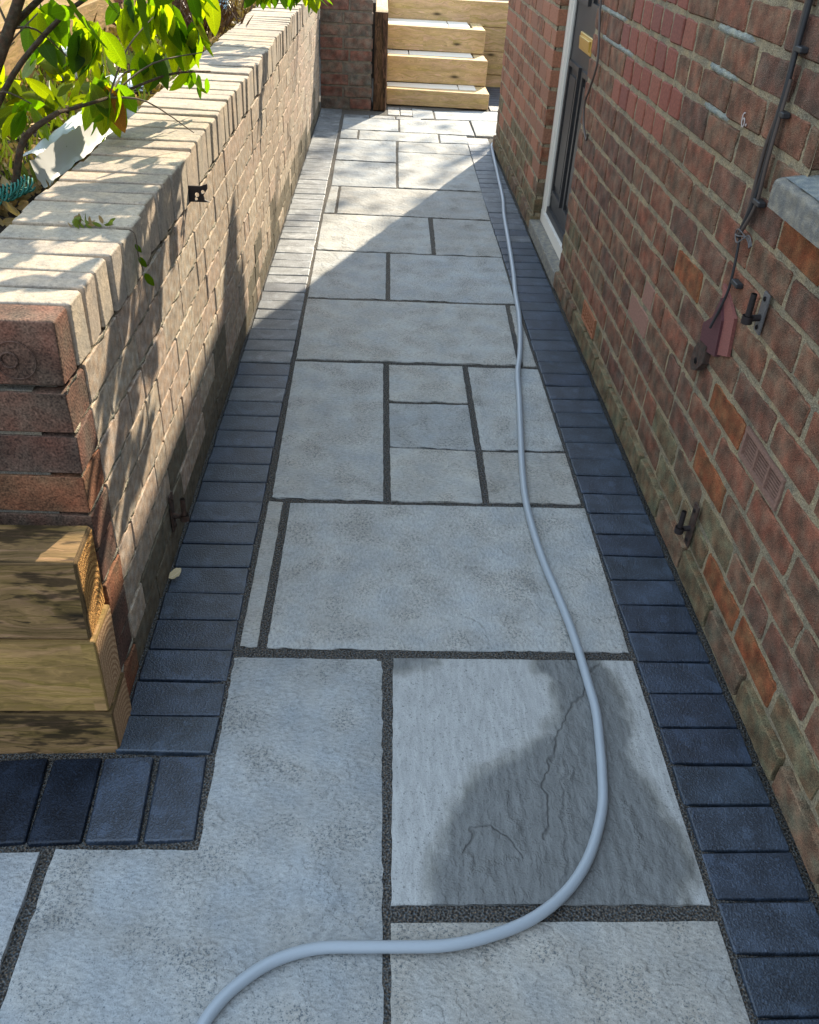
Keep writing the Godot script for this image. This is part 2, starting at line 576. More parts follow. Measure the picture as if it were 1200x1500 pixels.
# planks: u runs along the grain; stain adds dark blotches
func wood(light: float, contrast: float, stain: float) -> Array:
	var mid := field(0.06, 2, 4)
	var fine := field(0.30, 1, 2)
	var big := field(0.012, 3, 4)
	var grain := field(0.05, 8, 4)
	var knots := [Vector2(90, 130), Vector2(300, 60), Vector2(420, 390), Vector2(190, 330)]
	return texture_pair(func(x: int, y: int, i: int) -> Color:
		var bend := 0.0
		var knot := 0.0
		for q in knots:
			var dx: float = (x - q.x) / 34.0
			var dy: float = (y - q.y) / 40.0
			var d := dx * dx + dy * dy
			bend += exp(-d) * 26.0 * signf(dy)
			knot = maxf(knot, exp(-d * 11.0))
		var yy := posmod(int(y + bend + (big[i] / 255.0 - 0.5) * 60.0), T)
		var g := grain[yy * T + (x >> 4)] / 255.0
		var f := fine[yy * T + (x >> 3)] / 255.0
		var b := big[(i + 9000) % (T * T)] / 255.0
		var v := light + (g - 0.5) * contrast * 1.5 + (f - 0.5) * 0.20 + (b - 0.5) * contrast
		v *= 1.0 - knot * 0.62
		var split := sst(0.80, 0.88, fine[((yy * 2) % T) * T + ((x >> 5) + 60) % T] / 255.0) * sst(0.45, 0.6, b)
		v *= 1.0 - split * 0.45
		var s := sst(0.52, 0.66, big[(i * 1 + 40000) % (T * T)] / 255.0 * 0.6 + mid[i] / 255.0 * 0.4) * stain
		v *= 1.0 - s * 0.8
		return Color(v, v * (0.97 - (g - 0.5) * 0.08), v * (0.92 - (0.5 - g) * 0.25), 0.5 + (g - 0.5) * 0.6 + (f - 0.5) * 0.5))

# ------------------------------------------------------------------ ground and paving
var riven: FastNoiseLite
var riven2: FastNoiseLite

func flag(parent: Node3D, c: Array, m: Material, lift: float, amp: float, uv_turn: float, uv_off: Vector2, extra = null, bare := false) -> MeshInstance3D:
	# c: far left, far right, near right, near left as (x, z)
	var w: float = (c[1] - c[0]).length()
	var l: float = (c[3] - c[0]).length()
	var nx := clampi(int(w / 0.022), 4, 44)
	var ny := clampi(int(l / 0.022), 4, 44)
	var v := PackedVector3Array()
	var uv := PackedVector2Array()
	var W := nx + 5
	var ts := func(k: int, n: int, size: float) -> float:
		# two rings near each edge for the worn arris
		if k <= 1: return 0.0
		if k == 2: return 0.0035 / size
		if k >= n + 3: return 1.0
		if k == n + 2: return 1.0 - 0.0035 / size
		return float(k - 2) / n
	for j in ny + 5:
		for i in nx + 5:
			var a: float = ts.call(i, nx, w)
			var b: float = ts.call(j, ny, l)
			var top: Vector2 = c[0].lerp(c[1], a)
			var bot: Vector2 = c[3].lerp(c[2], a)
			var p := top.lerp(bot, b)
			var edge := i <= 1 or j <= 1 or i >= nx + 3 or j >= ny + 3
			var skirt := i == 0 or j == 0 or i == nx + 4 or j == ny + 4
			var wob := riven2.get_noise_2d(p.x * 30.0, p.y * 30.0) * 0.0045
			var y := lift + amp * (riven.get_noise_2d(p.x, p.y * 1.0) * 0.7 + riven2.get_noise_2d(p.x * 9.0, p.y * 9.0) * 0.3)
			if extra != null:
				y += extra.call(p)
			if edge:
				var inx := (0.5 - a) * 2.0
				var inz := (0.5 - b) * 2.0
				if absf(inx) > 0.99: p.x += signf(inx) * (0.003 + wob)
				if absf(inz) > 0.99: p.y += signf(inz) * (0.003 + wob)
				y -= 0.0022 + absf(wob) * 0.5
			if skirt:
				y = -0.03
			v.append(Vector3(p.x, y, p.y))
			var q := p.rotated(uv_turn)
			uv.append(Vector2(a, b) if bare else q + uv_off)
	var n := PackedVector3Array()
	n.resize(v.size())
	for j in ny + 5:
		for i in W:
			var dx := v[j * W + mini(i + 1, W - 1)] - v[j * W + maxi(i - 1, 0)]
			var dy := v[mini(j + 1, ny + 4) * W + i] - v[maxi(j - 1, 0) * W + i]
			var nn := dy.cross(dx).normalized()
			n[j * W + i] = nn if nn.length() > 0.5 else Vector3.UP
	var idx := PackedInt32Array()
	for j in ny + 4:
		for i in nx + 4:
			tri(idx, v, j * W + i, j * W + i + 1, (j + 1) * W + i + 1, n[j * W + i] + Vector3.UP * 0.2)
			tri(idx, v, j * W + i, (j + 1) * W + i + 1, (j + 1) * W + i, n[j * W + i] + Vector3.UP * 0.2)
	return put("paving_slab", arr_mesh(v, n, uv, idx), m, parent)

func inner_left(z: float) -> float:
	return -0.302 + 0.0062 * (-1.2 - z)

func wall_line(z: float) -> float:
	return -0.515 + 0.011 * (-1.36 - z)

func ground_and_path() -> void:
	riven = noise(7.0, 21, 4)
	riven2 = noise(1.6, 22, 3)
	var g := put("ground", sheet(40, 40, func(i: int, j: int) -> Vector3: return Vector3((i - 20) * 4.0, -0.02, (j - 20) * 4.0), Vector3.UP), M.earth)
	tag(g, "bare brown earth around the passage and beyond its walls", "ground", "", "structure")
	var path := thing("paved_path", "path of pale grey sandstone flags in mixed sizes with dark joints", "path", Vector3.ZERO, 0, "", "structure")
	# the jointing compound that shows between the stones
	var jn := noise(24.0, 33, 3)
	for half in 2:
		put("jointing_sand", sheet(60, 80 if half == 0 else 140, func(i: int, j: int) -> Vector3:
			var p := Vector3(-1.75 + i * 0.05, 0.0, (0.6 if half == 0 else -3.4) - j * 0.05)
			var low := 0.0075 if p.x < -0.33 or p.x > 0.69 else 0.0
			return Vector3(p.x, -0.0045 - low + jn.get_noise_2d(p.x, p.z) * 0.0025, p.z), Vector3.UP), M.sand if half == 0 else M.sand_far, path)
	var F := [
		[Vector2(0.073, -3.056), Vector2(0.358, -3.062), Vector2(0.356, -2.767), Vector2(0.071, -2.764)],
		[Vector2(0.071, -2.746), Vector2(0.355, -2.752), Vector2(0.353, -2.442), Vector2(0.071, -2.450)],
		[Vector2(0.071, -2.447), Vector2(0.353, -2.438), Vector2(0.349, -2.143), Vector2(0.071, -2.139)],
		[Vector2(-0.283, -3.061), Vector2(0.056, -3.063), Vector2(0.054, -2.141), Vector2(-0.279, -2.144)],
		[Vector2(0.374, -3.060), Vector2(0.650, -3.060), Vector2(0.648, -2.454), Vector2(0.370, -2.449)],
		[Vector2(0.371, -2.436), Vector2(0.648, -2.440), Vector2(0.646, -2.146), Vector2(0.364, -2.144)],
		[Vector2(-0.223, -2.126), Vector2(0.654, -2.132), Vector2(0.646, -1.520), Vector2(-0.229, -1.518)],
		[Vector2(-0.286, -2.131), Vector2(-0.239, -2.126), Vector2(-0.247, -1.522), Vector2(-0.293, -1.521)],
		[Vector2(-0.279, -3.683), Vector2(0.596, -3.682), Vector2(0.575, -3.082), Vector2(-0.280, -3.079)],
		[Vector2(0.610, -3.678), Vector2(0.646, -3.682), Vector2(0.649, -3.075), Vector2(0.590, -3.077)],
		[Vector2(-0.277, -4.306), Vector2(0.074, -4.304), Vector2(0.068, -3.704), Vector2(-0.278, -3.697)],
		[Vector2(0.089, -4.304), Vector2(0.652, -4.304), Vector2(0.645, -3.702), Vector2(0.083, -3.706)],
		[Vector2(-0.273, -4.909), Vector2(0.309, -4.909), Vector2(0.302, -4.317), Vector2(-0.275, -4.317)],
		[Vector2(0.330, -4.900), Vector2(0.655, -4.893), Vector2(0.655, -4.314), Vector2(0.318, -4.312)],
		[Vector2(-0.256, -5.455), Vector2(-0.206, -5.460), Vector2(-0.209, -4.933), Vector2(-0.272, -4.931)],
		[Vector2(-0.196, -5.461), Vector2(0.659, -5.459), Vector2(0.655, -4.912), Vector2(-0.199, -4.926)],
		[Vector2(-0.256, -6.075), Vector2(0.146, -6.062), Vector2(0.141, -5.480), Vector2(-0.254, -5.474)],
		[Vector2(0.163, -6.366), Vector2(0.668, -6.350), Vector2(0.660, -5.476), Vector2(0.151, -5.484)],
		[Vector2(0.170, -6.668), Vector2(0.672, -6.680), Vector2(0.670, -6.362), Vector2(0.165, -6.380)],
		[Vector2(-0.252, -6.684), Vector2(0.156, -6.671), Vector2(0.148, -6.080), Vector2(-0.254, -6.092)],
		[Vector2(-0.250, -6.980), Vector2(-0.122, -6.984), Vector2(-0.125, -6.706), Vector2(-0.250, -6.706)],
		[Vector2(-0.112, -6.984), Vector2(0.472, -6.963), Vector2(0.467, -6.690), Vector2(-0.115, -6.698)],
		[Vector2(0.480, -6.953), Vector2(0.685, -6.940), Vector2(0.678, -6.700), Vector2(0.474, -6.688)],
		[Vector2(-0.246, -7.415), Vector2(0.184, -7.404), Vector2(0.179, -7.004), Vector2(-0.247, -7.010)],
		[Vector2(0.194, -7.420), Vector2(0.745, -7.480), Vector2(0.749, -6.970), Vector2(0.187, -6.984)],
		[Vector2(0.758, -7.490), Vector2(1.33, -7.520), Vector2(1.33, -6.952), Vector2(0.756, -6.966)],
		[Vector2(0.300, -7.860), Vector2(0.471, -7.800), Vector2(0.472, -7.500), Vector2(0.300, -7.445)],
		[Vector2(0.482, -7.800), Vector2(1.02, -7.900), Vector2(1.02, -7.530), Vector2(0.482, -7.490)],
		[Vector2(0.058, -0.845), Vector2(0.648, -0.848), Vector2(0.648, -0.290), Vector2(0.055, -0.290)],
		[Vector2(-1.15, -0.976), Vector2(-0.581, -0.980), Vector2(-0.586, -0.40), Vector2(-1.15, -0.40)],
		[Vector2(-1.15, -0.38), Vector2(-0.35, -0.38), Vector2(-0.35, 0.20), Vector2(-1.15, 0.20)],
		[Vector2(0.055, -0.27), Vector2(0.648, -0.27), Vector2(0.648, 0.35), Vector2(0.055, 0.35)],
		[Vector2(-0.33, -0.58), Vector2(0.040, -0.58), Vector2(0.040, 0.25), Vector2(-0.33, 0.25)],
	]
	for k in F.size():
		var turn: float = [0.0, PI * 0.5, PI, 0.12, -0.2][rng.randi() % 5]
		flag(path, F[k], M.flags[rng.randi() % 6], rng.randf_range(-0.0015, 0.0015), 0.0030, turn, Vector2(rng.randf() * 7.0, rng.randf() * 7.0))
	# the big flag cut round the corner of the blocks: two sheets of one stone
	l_flag(path)
	wet_flag(path)
	# cast-iron-blue edging blocks
	blocks(path)

func l_flag(path: Node3D) -> void:
	var x0 := -0.297
	var v := PackedVector3Array()
	var n := PackedVector3Array()
	var uv := PackedVector2Array()
	var idx := PackedInt32Array()
	var W := 31
	var H := 46
	var xs := []
	var zs := []
	for i in W:
		xs.append(lerpf(-0.560, -0.297, i / 12.0) if i <= 12 else lerpf(-0.297, 0.046, (i - 12) / 18.0))
	for j in H:
		zs.append(lerpf(-1.489, -0.985, j / 26.0) if j <= 26 else lerpf(-0.985, -0.60, (j - 26) / 19.0))
	for j in H:
		for i in W:
			var p := Vector2(xs[i], zs[j])
			var y := 0.0005 + 0.0022 * (riven.get_noise_2d(p.x, p.y) * 0.7 + riven2.get_noise_2d(p.x * 9.0, p.y * 9.0) * 0.3)
			var wob := riven2.get_noise_2d(p.x * 30.0, p.y * 30.0) * 0.004
			var rim: bool = i == W - 1 or j == 0 or j == H - 1 or (i == 0 and j >= 26) or (i == 12 and j <= 26) or (j == 26 and i <= 12)
			if rim:
				y -= 0.004
				p += Vector2(wob, -wob)
			v.append(Vector3(p.x, y, p.y))
			uv.append(p + Vector2(3.3, 1.7))
	n.resize(v.size())
	for j in H:
		for i in W:
			var dx := v[j * W + mini(i + 1, W - 1)] - v[j * W + maxi(i - 1, 0)]
			var dy := v[mini(j + 1, H - 1) * W + i] - v[maxi(j - 1, 0) * W + i]
			n[j * W + i] = dy.cross(dx).normalized()
	for j in H - 1:
		for i in W - 1:
			if i < 12 and j < 26:
				continue
			tri(idx, v, j * W + i, j * W + i + 1, (j + 1) * W + i + 1, Vector3.UP)
			tri(idx, v, j * W + i, (j + 1) * W + i + 1, (j + 1) * W + i, Vector3.UP)
	# sides of the stone
	var loop := [Vector2i(12, 0), Vector2i(W - 1, 0), Vector2i(W - 1, H - 1), Vector2i(0, H - 1), Vector2i(0, 26), Vector2i(12, 26), Vector2i(12, 0)]
	for k in loop.size() - 1:
		var a: Vector2i = loop[k]
		var b: Vector2i = loop[k + 1]
		var st := Vector2i(signi(b.x - a.x), signi(b.y - a.y))
		var q := a
		while q != b:
			var r := q + st
			var out := Vector3(st.y, 0, -st.x)
			var base := v.size()
			for c in [q, r]:
				var t := v[c.y * W + c.x]
				v.append(t)
				v.append(t + Vector3(0, -0.03, 0))
				for z in 2:
					n.append(out)
					uv.append(Vector2(t.x, t.z))
			tri(idx, v, base, base + 1, base + 3, out)
			tri(idx, v, base, base + 3, base + 2, out)
			q = r
	var o := put("paving_slab", arr_mesh(v, n, uv, idx), M.flags[1], path)
	o.set_meta("label", "largest flag, cut in an L round the corner of the edging blocks")

func seg_dist(p: Vector2, pts: Array) -> float:
	var d := 9.0
	for k in pts.size() - 1:
		d = minf(d, p.distance_to(Geometry2D.get_closest_point_to_segment(p, pts[k], pts[k + 1])))
	return d

func wet_flag(path: Node3D) -> void:
	var wet := PackedVector2Array([Vector2(0.12, -0.86), Vector2(0.14, -0.96), Vector2(0.18, -1.07), Vector2(0.21, -1.12), Vector2(0.245, -1.17), Vector2(0.29, -1.19), Vector2(0.39, -1.26), Vector2(0.44, -1.35), Vector2(0.44, -1.42), Vector2(0.405, -1.46), Vector2(0.41, -1.51), Vector2(0.55, -1.51), Vector2(0.585, -1.45), Vector2(0.595, -1.31), Vector2(0.575, -1.20), Vector2(0.60, -1.09), Vector2(0.625, -1.02), Vector2(0.635, -0.93), Vector2(0.60, -0.90), Vector2(0.58, -0.86)])
	var wet2 := PackedVector2Array([Vector2(0.06, -1.51), Vector2(0.17, -1.51), Vector2(0.17, -1.475), Vector2(0.10, -1.445), Vector2(0.06, -1.45)])
	var cracks := [
		[Vector2(0.56, -1.49), Vector2(0.525, -1.43), Vector2(0.50, -1.38), Vector2(0.465, -1.34), Vector2(0.42, -1.27), Vector2(0.405, -1.21), Vector2(0.375, -1.14), Vector2(0.375, -1.08), Vector2(0.36, -1.01)],
		[Vector2(0.205, -0.985), Vector2(0.222, -1.03), Vector2(0.262, -1.045), Vector2(0.29, -1.01), Vector2(0.31, -0.975)],
	]
	var ridges := [
		[Vector2(0.425, -1.19), Vector2(0.405, -1.10), Vector2(0.40, -1.02), Vector2(0.385, -0.94)],
		[Vector2(0.44, -1.18), Vector2(0.425, -1.12), Vector2(0.42, -1.05)],
		[Vector2(0.30, -1.12), Vector2(0.29, -1.07), Vector2(0.31, -1.03)],
		[Vector2(0.21, -0.935), Vector2(0.25, -0.955), Vector2(0.295, -0.965)],
		[Vector2(0.205, -0.99), Vector2(0.22, -0.965), Vector2(0.215, -0.94)],
		[Vector2(0.53, -1.10), Vector2(0.545, -1.02), Vector2(0.54, -0.95)],
	]
	var fine := field(0.30, 1, 2)
	var mid := field(0.06, 2, 4)
	var grain := field(0.12, 5, 3)
	var big := field(0.012, 3, 4)
	var c := [Vector2(0.070, -1.494), Vector2(0.648, -1.497), Vector2(0.645, -0.874), Vector2(0.059, -0.872)]
	var wn := noise(14.0, 77, 3)
	var rough := PackedByteArray()
	rough.resize(T * T)
	var pair := texture_pair(func(x: int, y: int, i: int) -> Color:
		var u := (x + 0.5) / T
		var t := (y + 0.5) / T
		var p: Vector2 = c[0].lerp(c[1], u).lerp(c[3].lerp(c[2], u), t)
		var pn := p + Vector2(wn.get_noise_2d(p.x, p.y), wn.get_noise_2d(p.y + 5.0, p.x)) * 0.014
		var d := 9.0
		var ins := Geometry2D.is_point_in_polygon(pn, wet) or Geometry2D.is_point_in_polygon(pn, wet2)
		d = minf(seg_dist(pn, Array(wet)), seg_dist(pn, Array(wet2)))
		var w := sst(-0.026, 0.022, (d if ins else -d) + (big[i] / 255.0 - 0.5) * 0.03)
		var rim := exp(-pow(d / 0.016, 2.0)) * (0.25 + big[i] / 255.0)
		var g := fine[i] / 255.0
		var st := mid[((y >> 2) % T) * T + x] / 255.0
		var speck := sst(0.68, 0.76, grain[i] / 255.0 * 0.62 + g * 0.38)
		var v := 0.86 + (g - 0.5) * 0.14 + (st - 0.5) * 0.12 - speck * 0.3
		var wq := big[(i + 20000) % (T * T)] / 255.0 * 7.0 + mid[y * T + x] / 255.0 * 1.6
		var wfr := wq - floorf(wq)
		var wl := 1.0 - sst(0.0, 0.10, wfr)
		var wetv := 0.585 + (g - 0.5) * 0.07 + (st - 0.5) * 0.12 - wl * 0.07
		v = lerpf(v, wetv, w)
		var k := 9.0
		for q in cracks:
			k = minf(k, seg_dist(pn, q))
		var r := 9.0
		for q in ridges:
			r = minf(r, seg_dist(pn, q))
		var crack := exp(-pow(k / 0.0022, 2.0))
		var ridge := exp(-pow(r / 0.006, 2.0)) * (0.4 + g)
		v *= 1.0 - crack * 0.18
		rough[i] = int(lerpf(0.85, 0.42, w) * 255.0)
		return Color(v * (1.0 - w * 0.01 + rim * 0.012), v, v * (1.0 + w * 0.005 - rim * 0.025), clampf(0.12 + (floorf(wq) + sst(0.0, 0.14, wfr)) / 12.0 * (0.3 + 0.7 * w) + (st - 0.5) * 0.22 + (g - 0.5) * 0.10 - crack * 0.3 + ridge * 0.3 - sst(0.0, 0.03, 0.03 - absf(k)) * 0.05, 0.0, 1.0)))
	var m := mat(pair, lin(0.47, 0.48, 0.47), 1.0, 0.8, 1.0, false)
	m.roughness_texture = ImageTexture.create_from_image(Image.create_from_data(T, T, false, Image.FORMAT_L8, rough))
	m.roughness_texture_channel = BaseMaterial3D.TEXTURE_CHANNEL_RED
	var o := flag(path, c, m, 0.0, 0.0025, 0.0, Vector2.ZERO, null, true)
	o.set_meta("label", "flag with a large dark damp patch and a crack")

# the farther blocks carry more pale dust from the stone cutting
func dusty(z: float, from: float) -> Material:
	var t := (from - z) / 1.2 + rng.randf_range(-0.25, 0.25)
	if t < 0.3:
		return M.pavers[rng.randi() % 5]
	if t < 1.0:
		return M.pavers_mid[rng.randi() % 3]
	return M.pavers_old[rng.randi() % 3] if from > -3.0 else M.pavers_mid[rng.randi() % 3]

func blocks(path: Node3D) -> void:
	var vars := []
	for k in 6:
		vars.append(cbox(Vector3(0.198, 0.06, 0.0972), 0.0055, 0.0016))
	var ls := thing("block_edging", "band of charcoal blue concrete blocks laid crosswise along the foot of the low garden wall", "edging", Vector3.ZERO, 0, "", "structure")
	for k in 64:
		var z := -1.207 - 0.1018 * k - 0.0509
		var a := wall_line(z) + 0.010
		var b := inner_left(z) - 0.003
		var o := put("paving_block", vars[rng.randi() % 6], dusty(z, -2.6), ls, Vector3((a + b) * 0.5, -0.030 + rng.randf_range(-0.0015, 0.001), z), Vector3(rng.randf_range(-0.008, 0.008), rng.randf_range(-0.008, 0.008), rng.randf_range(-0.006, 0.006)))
		o.scale.x = (b - a) / 0.198
	# turned row in front of the timber stack
	for k in 8:
		var x := -0.358 - 0.1045 * k - (0.004 if k > 0 else 0.0)
		put("paving_block", vars[rng.randi() % 6], M.pavers[rng.randi() % 5] if k < 2 else M.paver_dark, ls, Vector3(x, -0.030 + rng.randf_range(-0.001, 0.001), -1.102 + k * 0.003), Vector3(0, PI * 0.5 + 0.06 + rng.randf_range(-0.015, 0.015), 0))
	var rs := thing("block_edging", "band of charcoal blue concrete blocks laid crosswise along the foot of the house wall", "edging", Vector3.ZERO, 0, "", "structure")
	for k in 69:
		var z := -0.02 - 0.1018 * k
		var a := 0.656 + clampf((-z - 5.4) / 1.3, 0.0, 1.0) * 0.018
		var b := WALL_X - 0.015
		if z < -6.90:
			continue
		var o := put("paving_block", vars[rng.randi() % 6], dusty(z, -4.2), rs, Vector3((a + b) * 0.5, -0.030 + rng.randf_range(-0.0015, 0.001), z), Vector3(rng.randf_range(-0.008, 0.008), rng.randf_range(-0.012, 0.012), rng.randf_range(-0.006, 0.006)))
		o.scale.x = (b - a) / 0.198
	# the blocks across the far end, before pier and steps
	var fs := thing("block_edging", "short band of grey blocks across the far end before the pier and steps", "edging", Vector3.ZERO, 0, "", "structure")
	for k in 3:
		put("paving_block", vars[k], M.pavers_old[k % 3], fs, Vector3(-0.145 + 0.205 * k, -0.030, -7.475), Vector3.ZERO)
	for k in 2:
		for j in 3:
			put("paving_block", vars[(k + j) % 6], M.pavers_old[(k + 2 * j) % 3], fs, Vector3(0.150 + 0.0 * k + 0.1025 * k, -0.030, -7.63 - 0.102 * j + 0.0), Vector3(0, PI * 0.5, 0)).scale.x = 0.5
	for k in 4:
		for j in 5:
			put("paving_block", vars[(k + j) % 6], M.pavers[(k + 2 * j) % 5], fs, Vector3(1.06 + 0.203 * (k % 2) + 0.001, -0.030, -7.98 - 0.1025 * (j + 5 * (k / 2))), Vector3.ZERO)

# ------------------------------------------------------------------ the house
func brick_set(s: Vector3, c: float, j: float, n: int) -> Array:
	var o := []
	for k in n:
		o.append(cbox(s, c, j))
	return o

func hits(z0: float, z1: float, y0: float, y1: float, holes: Array) -> bool:
	for h in holes:
		if z1 > h[0] + 0.001 and z0 < h[1] - 0.001 and y1 > h[2] + 0.001 and y0 < h[3] - 0.001:
			return true
	return false

func house() -> void:
	var eave := 2.56
	var h := thing("brick_house", "red brown brick side wall of a house with a dark door and a white frame", "house")
	var wall := node_part("wall", h)
	var door_hole := [-4.72, -3.90, 0.0, 2.10]
	var win_hole := [-1.78, -0.40, 1.05, 2.15]
	var sill_hole := [-1.81, -0.34, 0.985, 1.05]
	var air1 := [-1.708, -1.478, 0.452, 0.530]
	var air2 := [-3.335, -3.115, 0.098, 0.182]
	var holes := [door_hole, win_hole, sill_hole, air1, air2]
	# the body behind the facing, the reveals' fill and the roof
	var st := st_new()
	add_box(st, Vector3(0.962, -0.3, -6.50), Vector3(5.5, eave - 0.02, 1.2))
	put("core", st.commit(), M.mortar, wall)
	var fill := st_new()
	for s in [[-6.598, -4.724, 0.0, eave - 0.01], [-3.896, -1.784, 0.0, eave - 0.01], [-1.784, -0.396, 0.0, 0.98], [-1.784, -0.396, 2.156, eave - 0.01], [-0.396, 1.19, 0.0, eave - 0.01], [-4.724, -3.896, 2.106, eave - 0.01]]:
		add_box(fill, Vector3(0.8625, s[2] - 0.05, s[0]), Vector3(0.963, s[3], s[1]))
	add_box(fill, Vector3(0.95, -0.05, -6.588), Vector3(5.49, eave - 0.01, -6.49))
	put("backing", fill.commit(), M.mortar, wall)
	var full := brick_set(Vector3(0.098, 0.0745, 0.2195), 0.0055, 0.0034, 12)
	var half := brick_set(Vector3(0.098, 0.0745, 0.1040), 0.0055, 0.0030, 7)
	var stuff_at := []
	var stuff_col := []
	var orange := [Vector2(0.49, -1.87), Vector2(0.315, -1.83), Vector2(0.14, -1.40), Vector2(0.66, -2.22)]
	for k in 29:
		var y := 0.008 + 0.0875 * k + 0.0437
		for q in range(-24, 14):
			var slot := -1.593 + 0.2325 * q + (0.11625 if k % 2 == 0 else 0.0)
			var parts := [[slot, 0.2325]]
			var reddish: bool = slot > -3.45 and slot < -2.62 and y > 0.88 and y < 1.5
			if rng.randf() < 0.14 or (reddish and slot < -2.7):
				parts = [[slot - 0.0581, 0.11625], [slot + 0.0581, 0.11625]]
			for b in parts:
				var z0: float = b[0] - b[1] * 0.5 + 0.0065
				var z1: float = b[0] + b[1] * 0.5 - 0.0065
				z0 = maxf(z0, -6.60)
				for hole in [door_hole, win_hole, sill_hole]:
					if y + 0.036 > hole[2] and y - 0.036 < hole[3]:
						if z0 < hole[0] and z1 > hole[0]: z1 = hole[0]
						elif z0 < hole[1] and z1 > hole[1]: z0 = hole[1]
						# no slivers beside an opening: the last whole brick reaches it
						elif z1 <= hole[0] and hole[0] - z1 < 0.05: z1 = hole[0]
						elif z0 >= hole[1] and z0 - hole[1] < 0.05: z0 = hole[1]
				if z1 - z0 < 0.037 or hits(z0, z1, y - 0.0367, y + 0.0367, holes):
					continue
				var zc := (z0 + z1) * 0.5
				var len := z1 - z0
				var proud := rng.randf_range(-0.0015, 0.0015) - (0.014 if k == 0 else 0.0)
				var shown: bool = (zc < -0.72 - 0.75 * y and zc > -4.1 and y < 1.50) or (zc < -4.6 and y < 1.12)
				var m: Material
				var near_orange := false
				for ov in orange:
					if absf(ov.x - y) < 0.045 and absf(ov.y - zc) < 0.10: near_orange = true
				if near_orange:
					m = M.brick_orange
				elif absf(y - 0.44) < 0.05 and absf(zc + 2.62) < 0.1:
					m = M.brick_pink
				elif reddish and slot < -2.7:
					m = M.brick_smooth[rng.randi() % 3]
				elif zc < -4.6:
					m = M.brick_far[rng.randi() % 3] if y > 0.2 + rng.randf() * 0.2 else M.bricks_moss[rng.randi() % 4]
				elif k == 0 or rng.randf() < 0.75 - y * 2.0 - (0.0 if zc < -1.6 else 0.25):
					m = M.bricks_moss[rng.randi() % 4]
				elif rng.randf() < 0.012:
					m = M.brick_orange
				else:
					m = M.bricks[rng.randi() % 7]
				var short := len < 0.16
				var mesh: Mesh = half[rng.randi() % 7] if short else full[rng.randi() % 9]
				var sc := len / (0.104 if short else 0.2195)
				if shown:
					var o := put("brick", mesh, m, wall, Vector3(WALL_X + 0.049 + proud, y, zc), Vector3(rng.randf_range(-0.006, 0.006), 0, 0))
					o.scale.z = sc
				else:
					stuff_at.append(Transform3D(Basis.from_scale(Vector3(1, 1, len / 0.2195)), Vector3(WALL_X + 0.049 + proud, y, zc)))
					var cc: Color = m.albedo_color.srgb_to_linear()
					stuff_col.append(cc)
	var mm := MultiMesh.new()
	mm.transform_format = MultiMesh.TRANSFORM_3D
	mm.use_colors = true
	mm.mesh = full[0]
	mm.instance_count = stuff_at.size()
	for k in stuff_at.size():
		mm.set_instance_transform(k, stuff_at[k])
		mm.set_instance_color(k, stuff_col[k])
	var mi := MultiMeshInstance3D.new()
	mi.name = "brickwork"
	mi.multimesh = mm
	mi.material_override = M.brick_many
	mi.set_meta("kind", "stuff")
	wall.add_child(mi)
	# mortar: a rough skin between the bricks, flush, smeared here and there over their edges
	var n1 := noise(9.0, 51, 3)
	var n2 := noise(45.0, 52, 2)
	var skin := func(z_from: float, z_to: float, y_to: float, step: float) -> ArrayMesh:
		var nx := int((z_to - z_from) / step)
		var ny := int(y_to / step)
		return sheet(nx, ny, func(i: int, j: int) -> Vector3:
			var y := -0.02 + j * step
			var z := z_from + (z_to - z_from) * i / nx
			var d := 0.0044 + n1.get_noise_2d(z, y) * 0.0030 + n2.get_noise_2d(z, y) * 0.0012
			if y < 0.10: d = maxf(d, 0.004)
			return Vector3(WALL_X + maxf(d, -0.0035), y, z), Vector3(-1, 0, 0),
			func(a: Vector3, b: Vector3) -> bool: return hits(minf(a.z, b.z) + step * 0.5, maxf(a.z, b.z) - step * 0.5 + 0.004, a.y + step * 0.5, b.y - step * 0.5 + 0.004, holes))
	put("mortar", skin.call(-3.895, 1.18, 1.45, 0.0115), M.mortar, wall)
	put("mortar", skin.call(-6.598, -4.725, 1.45, 0.02), M.mortar, wall)
	var up := st_new()
	add_box(up, Vector3(WALL_X + 0.006, 1.43, -6.597), Vector3(0.861, eave - 0.01, -4.724))
	add_box(up, Vector3(WALL_X + 0.006, 1.43, -3.896), Vector3(0.861, eave - 0.01, -1.784))
	add_box(up, Vector3(WALL_X + 0.006, 1.43, -0.396), Vector3(0.861, eave - 0.01, 1.19))
	add_box(up, Vector3(WALL_X + 0.006, 2.11, -4.723), Vector3(0.861, eave - 0.01, -3.897))
	add_box(up, Vector3(WALL_X + 0.006, 2.157, -1.783), Vector3(0.861, eave - 0.01, -0.397))
	put("mortar", up.commit(), M.mortar, wall)
	# smears of grey-blue cement pointing on two beds near the window
	for s in [[1.2335, -2.50, -2.20], [1.146, -2.50, -2.25], [1.0585, -2.48, -2.24], [1.146, -3.88, -3.40], [1.0585, -3.76, -3.25]]:
		var ny := int((s[2] - s[1]) / 0.012)
		put("cement_patch", sheet(ny, 4, func(i: int, j: int) -> Vector3:
			var z: float = s[1] + i * 0.012
			var e := absf(j - 2.0) / 2.0
			var end := minf(1.0, minf(i, ny - i) / 4.0)
			return Vector3(WALL_X + 0.0008 * (1.0 - end) - 0.0008 + e * e * 0.008 + (1.0 - end) * 0.006 + n2.get_noise_2d(z * 2.0, j) * 0.002, s[0] + (j - 2) * 0.0055 + n1.get_noise_2d(z * 3.0, j) * 0.005, z), Vector3(-1, 0, 0)), M.render_patch, wall)
	# roof
	var rf := st_new()
	var pr := PrismMesh.new()
	pr.left_to_right = 0.5
	pr.size = Vector3(4.75, 1.15, 7.9)
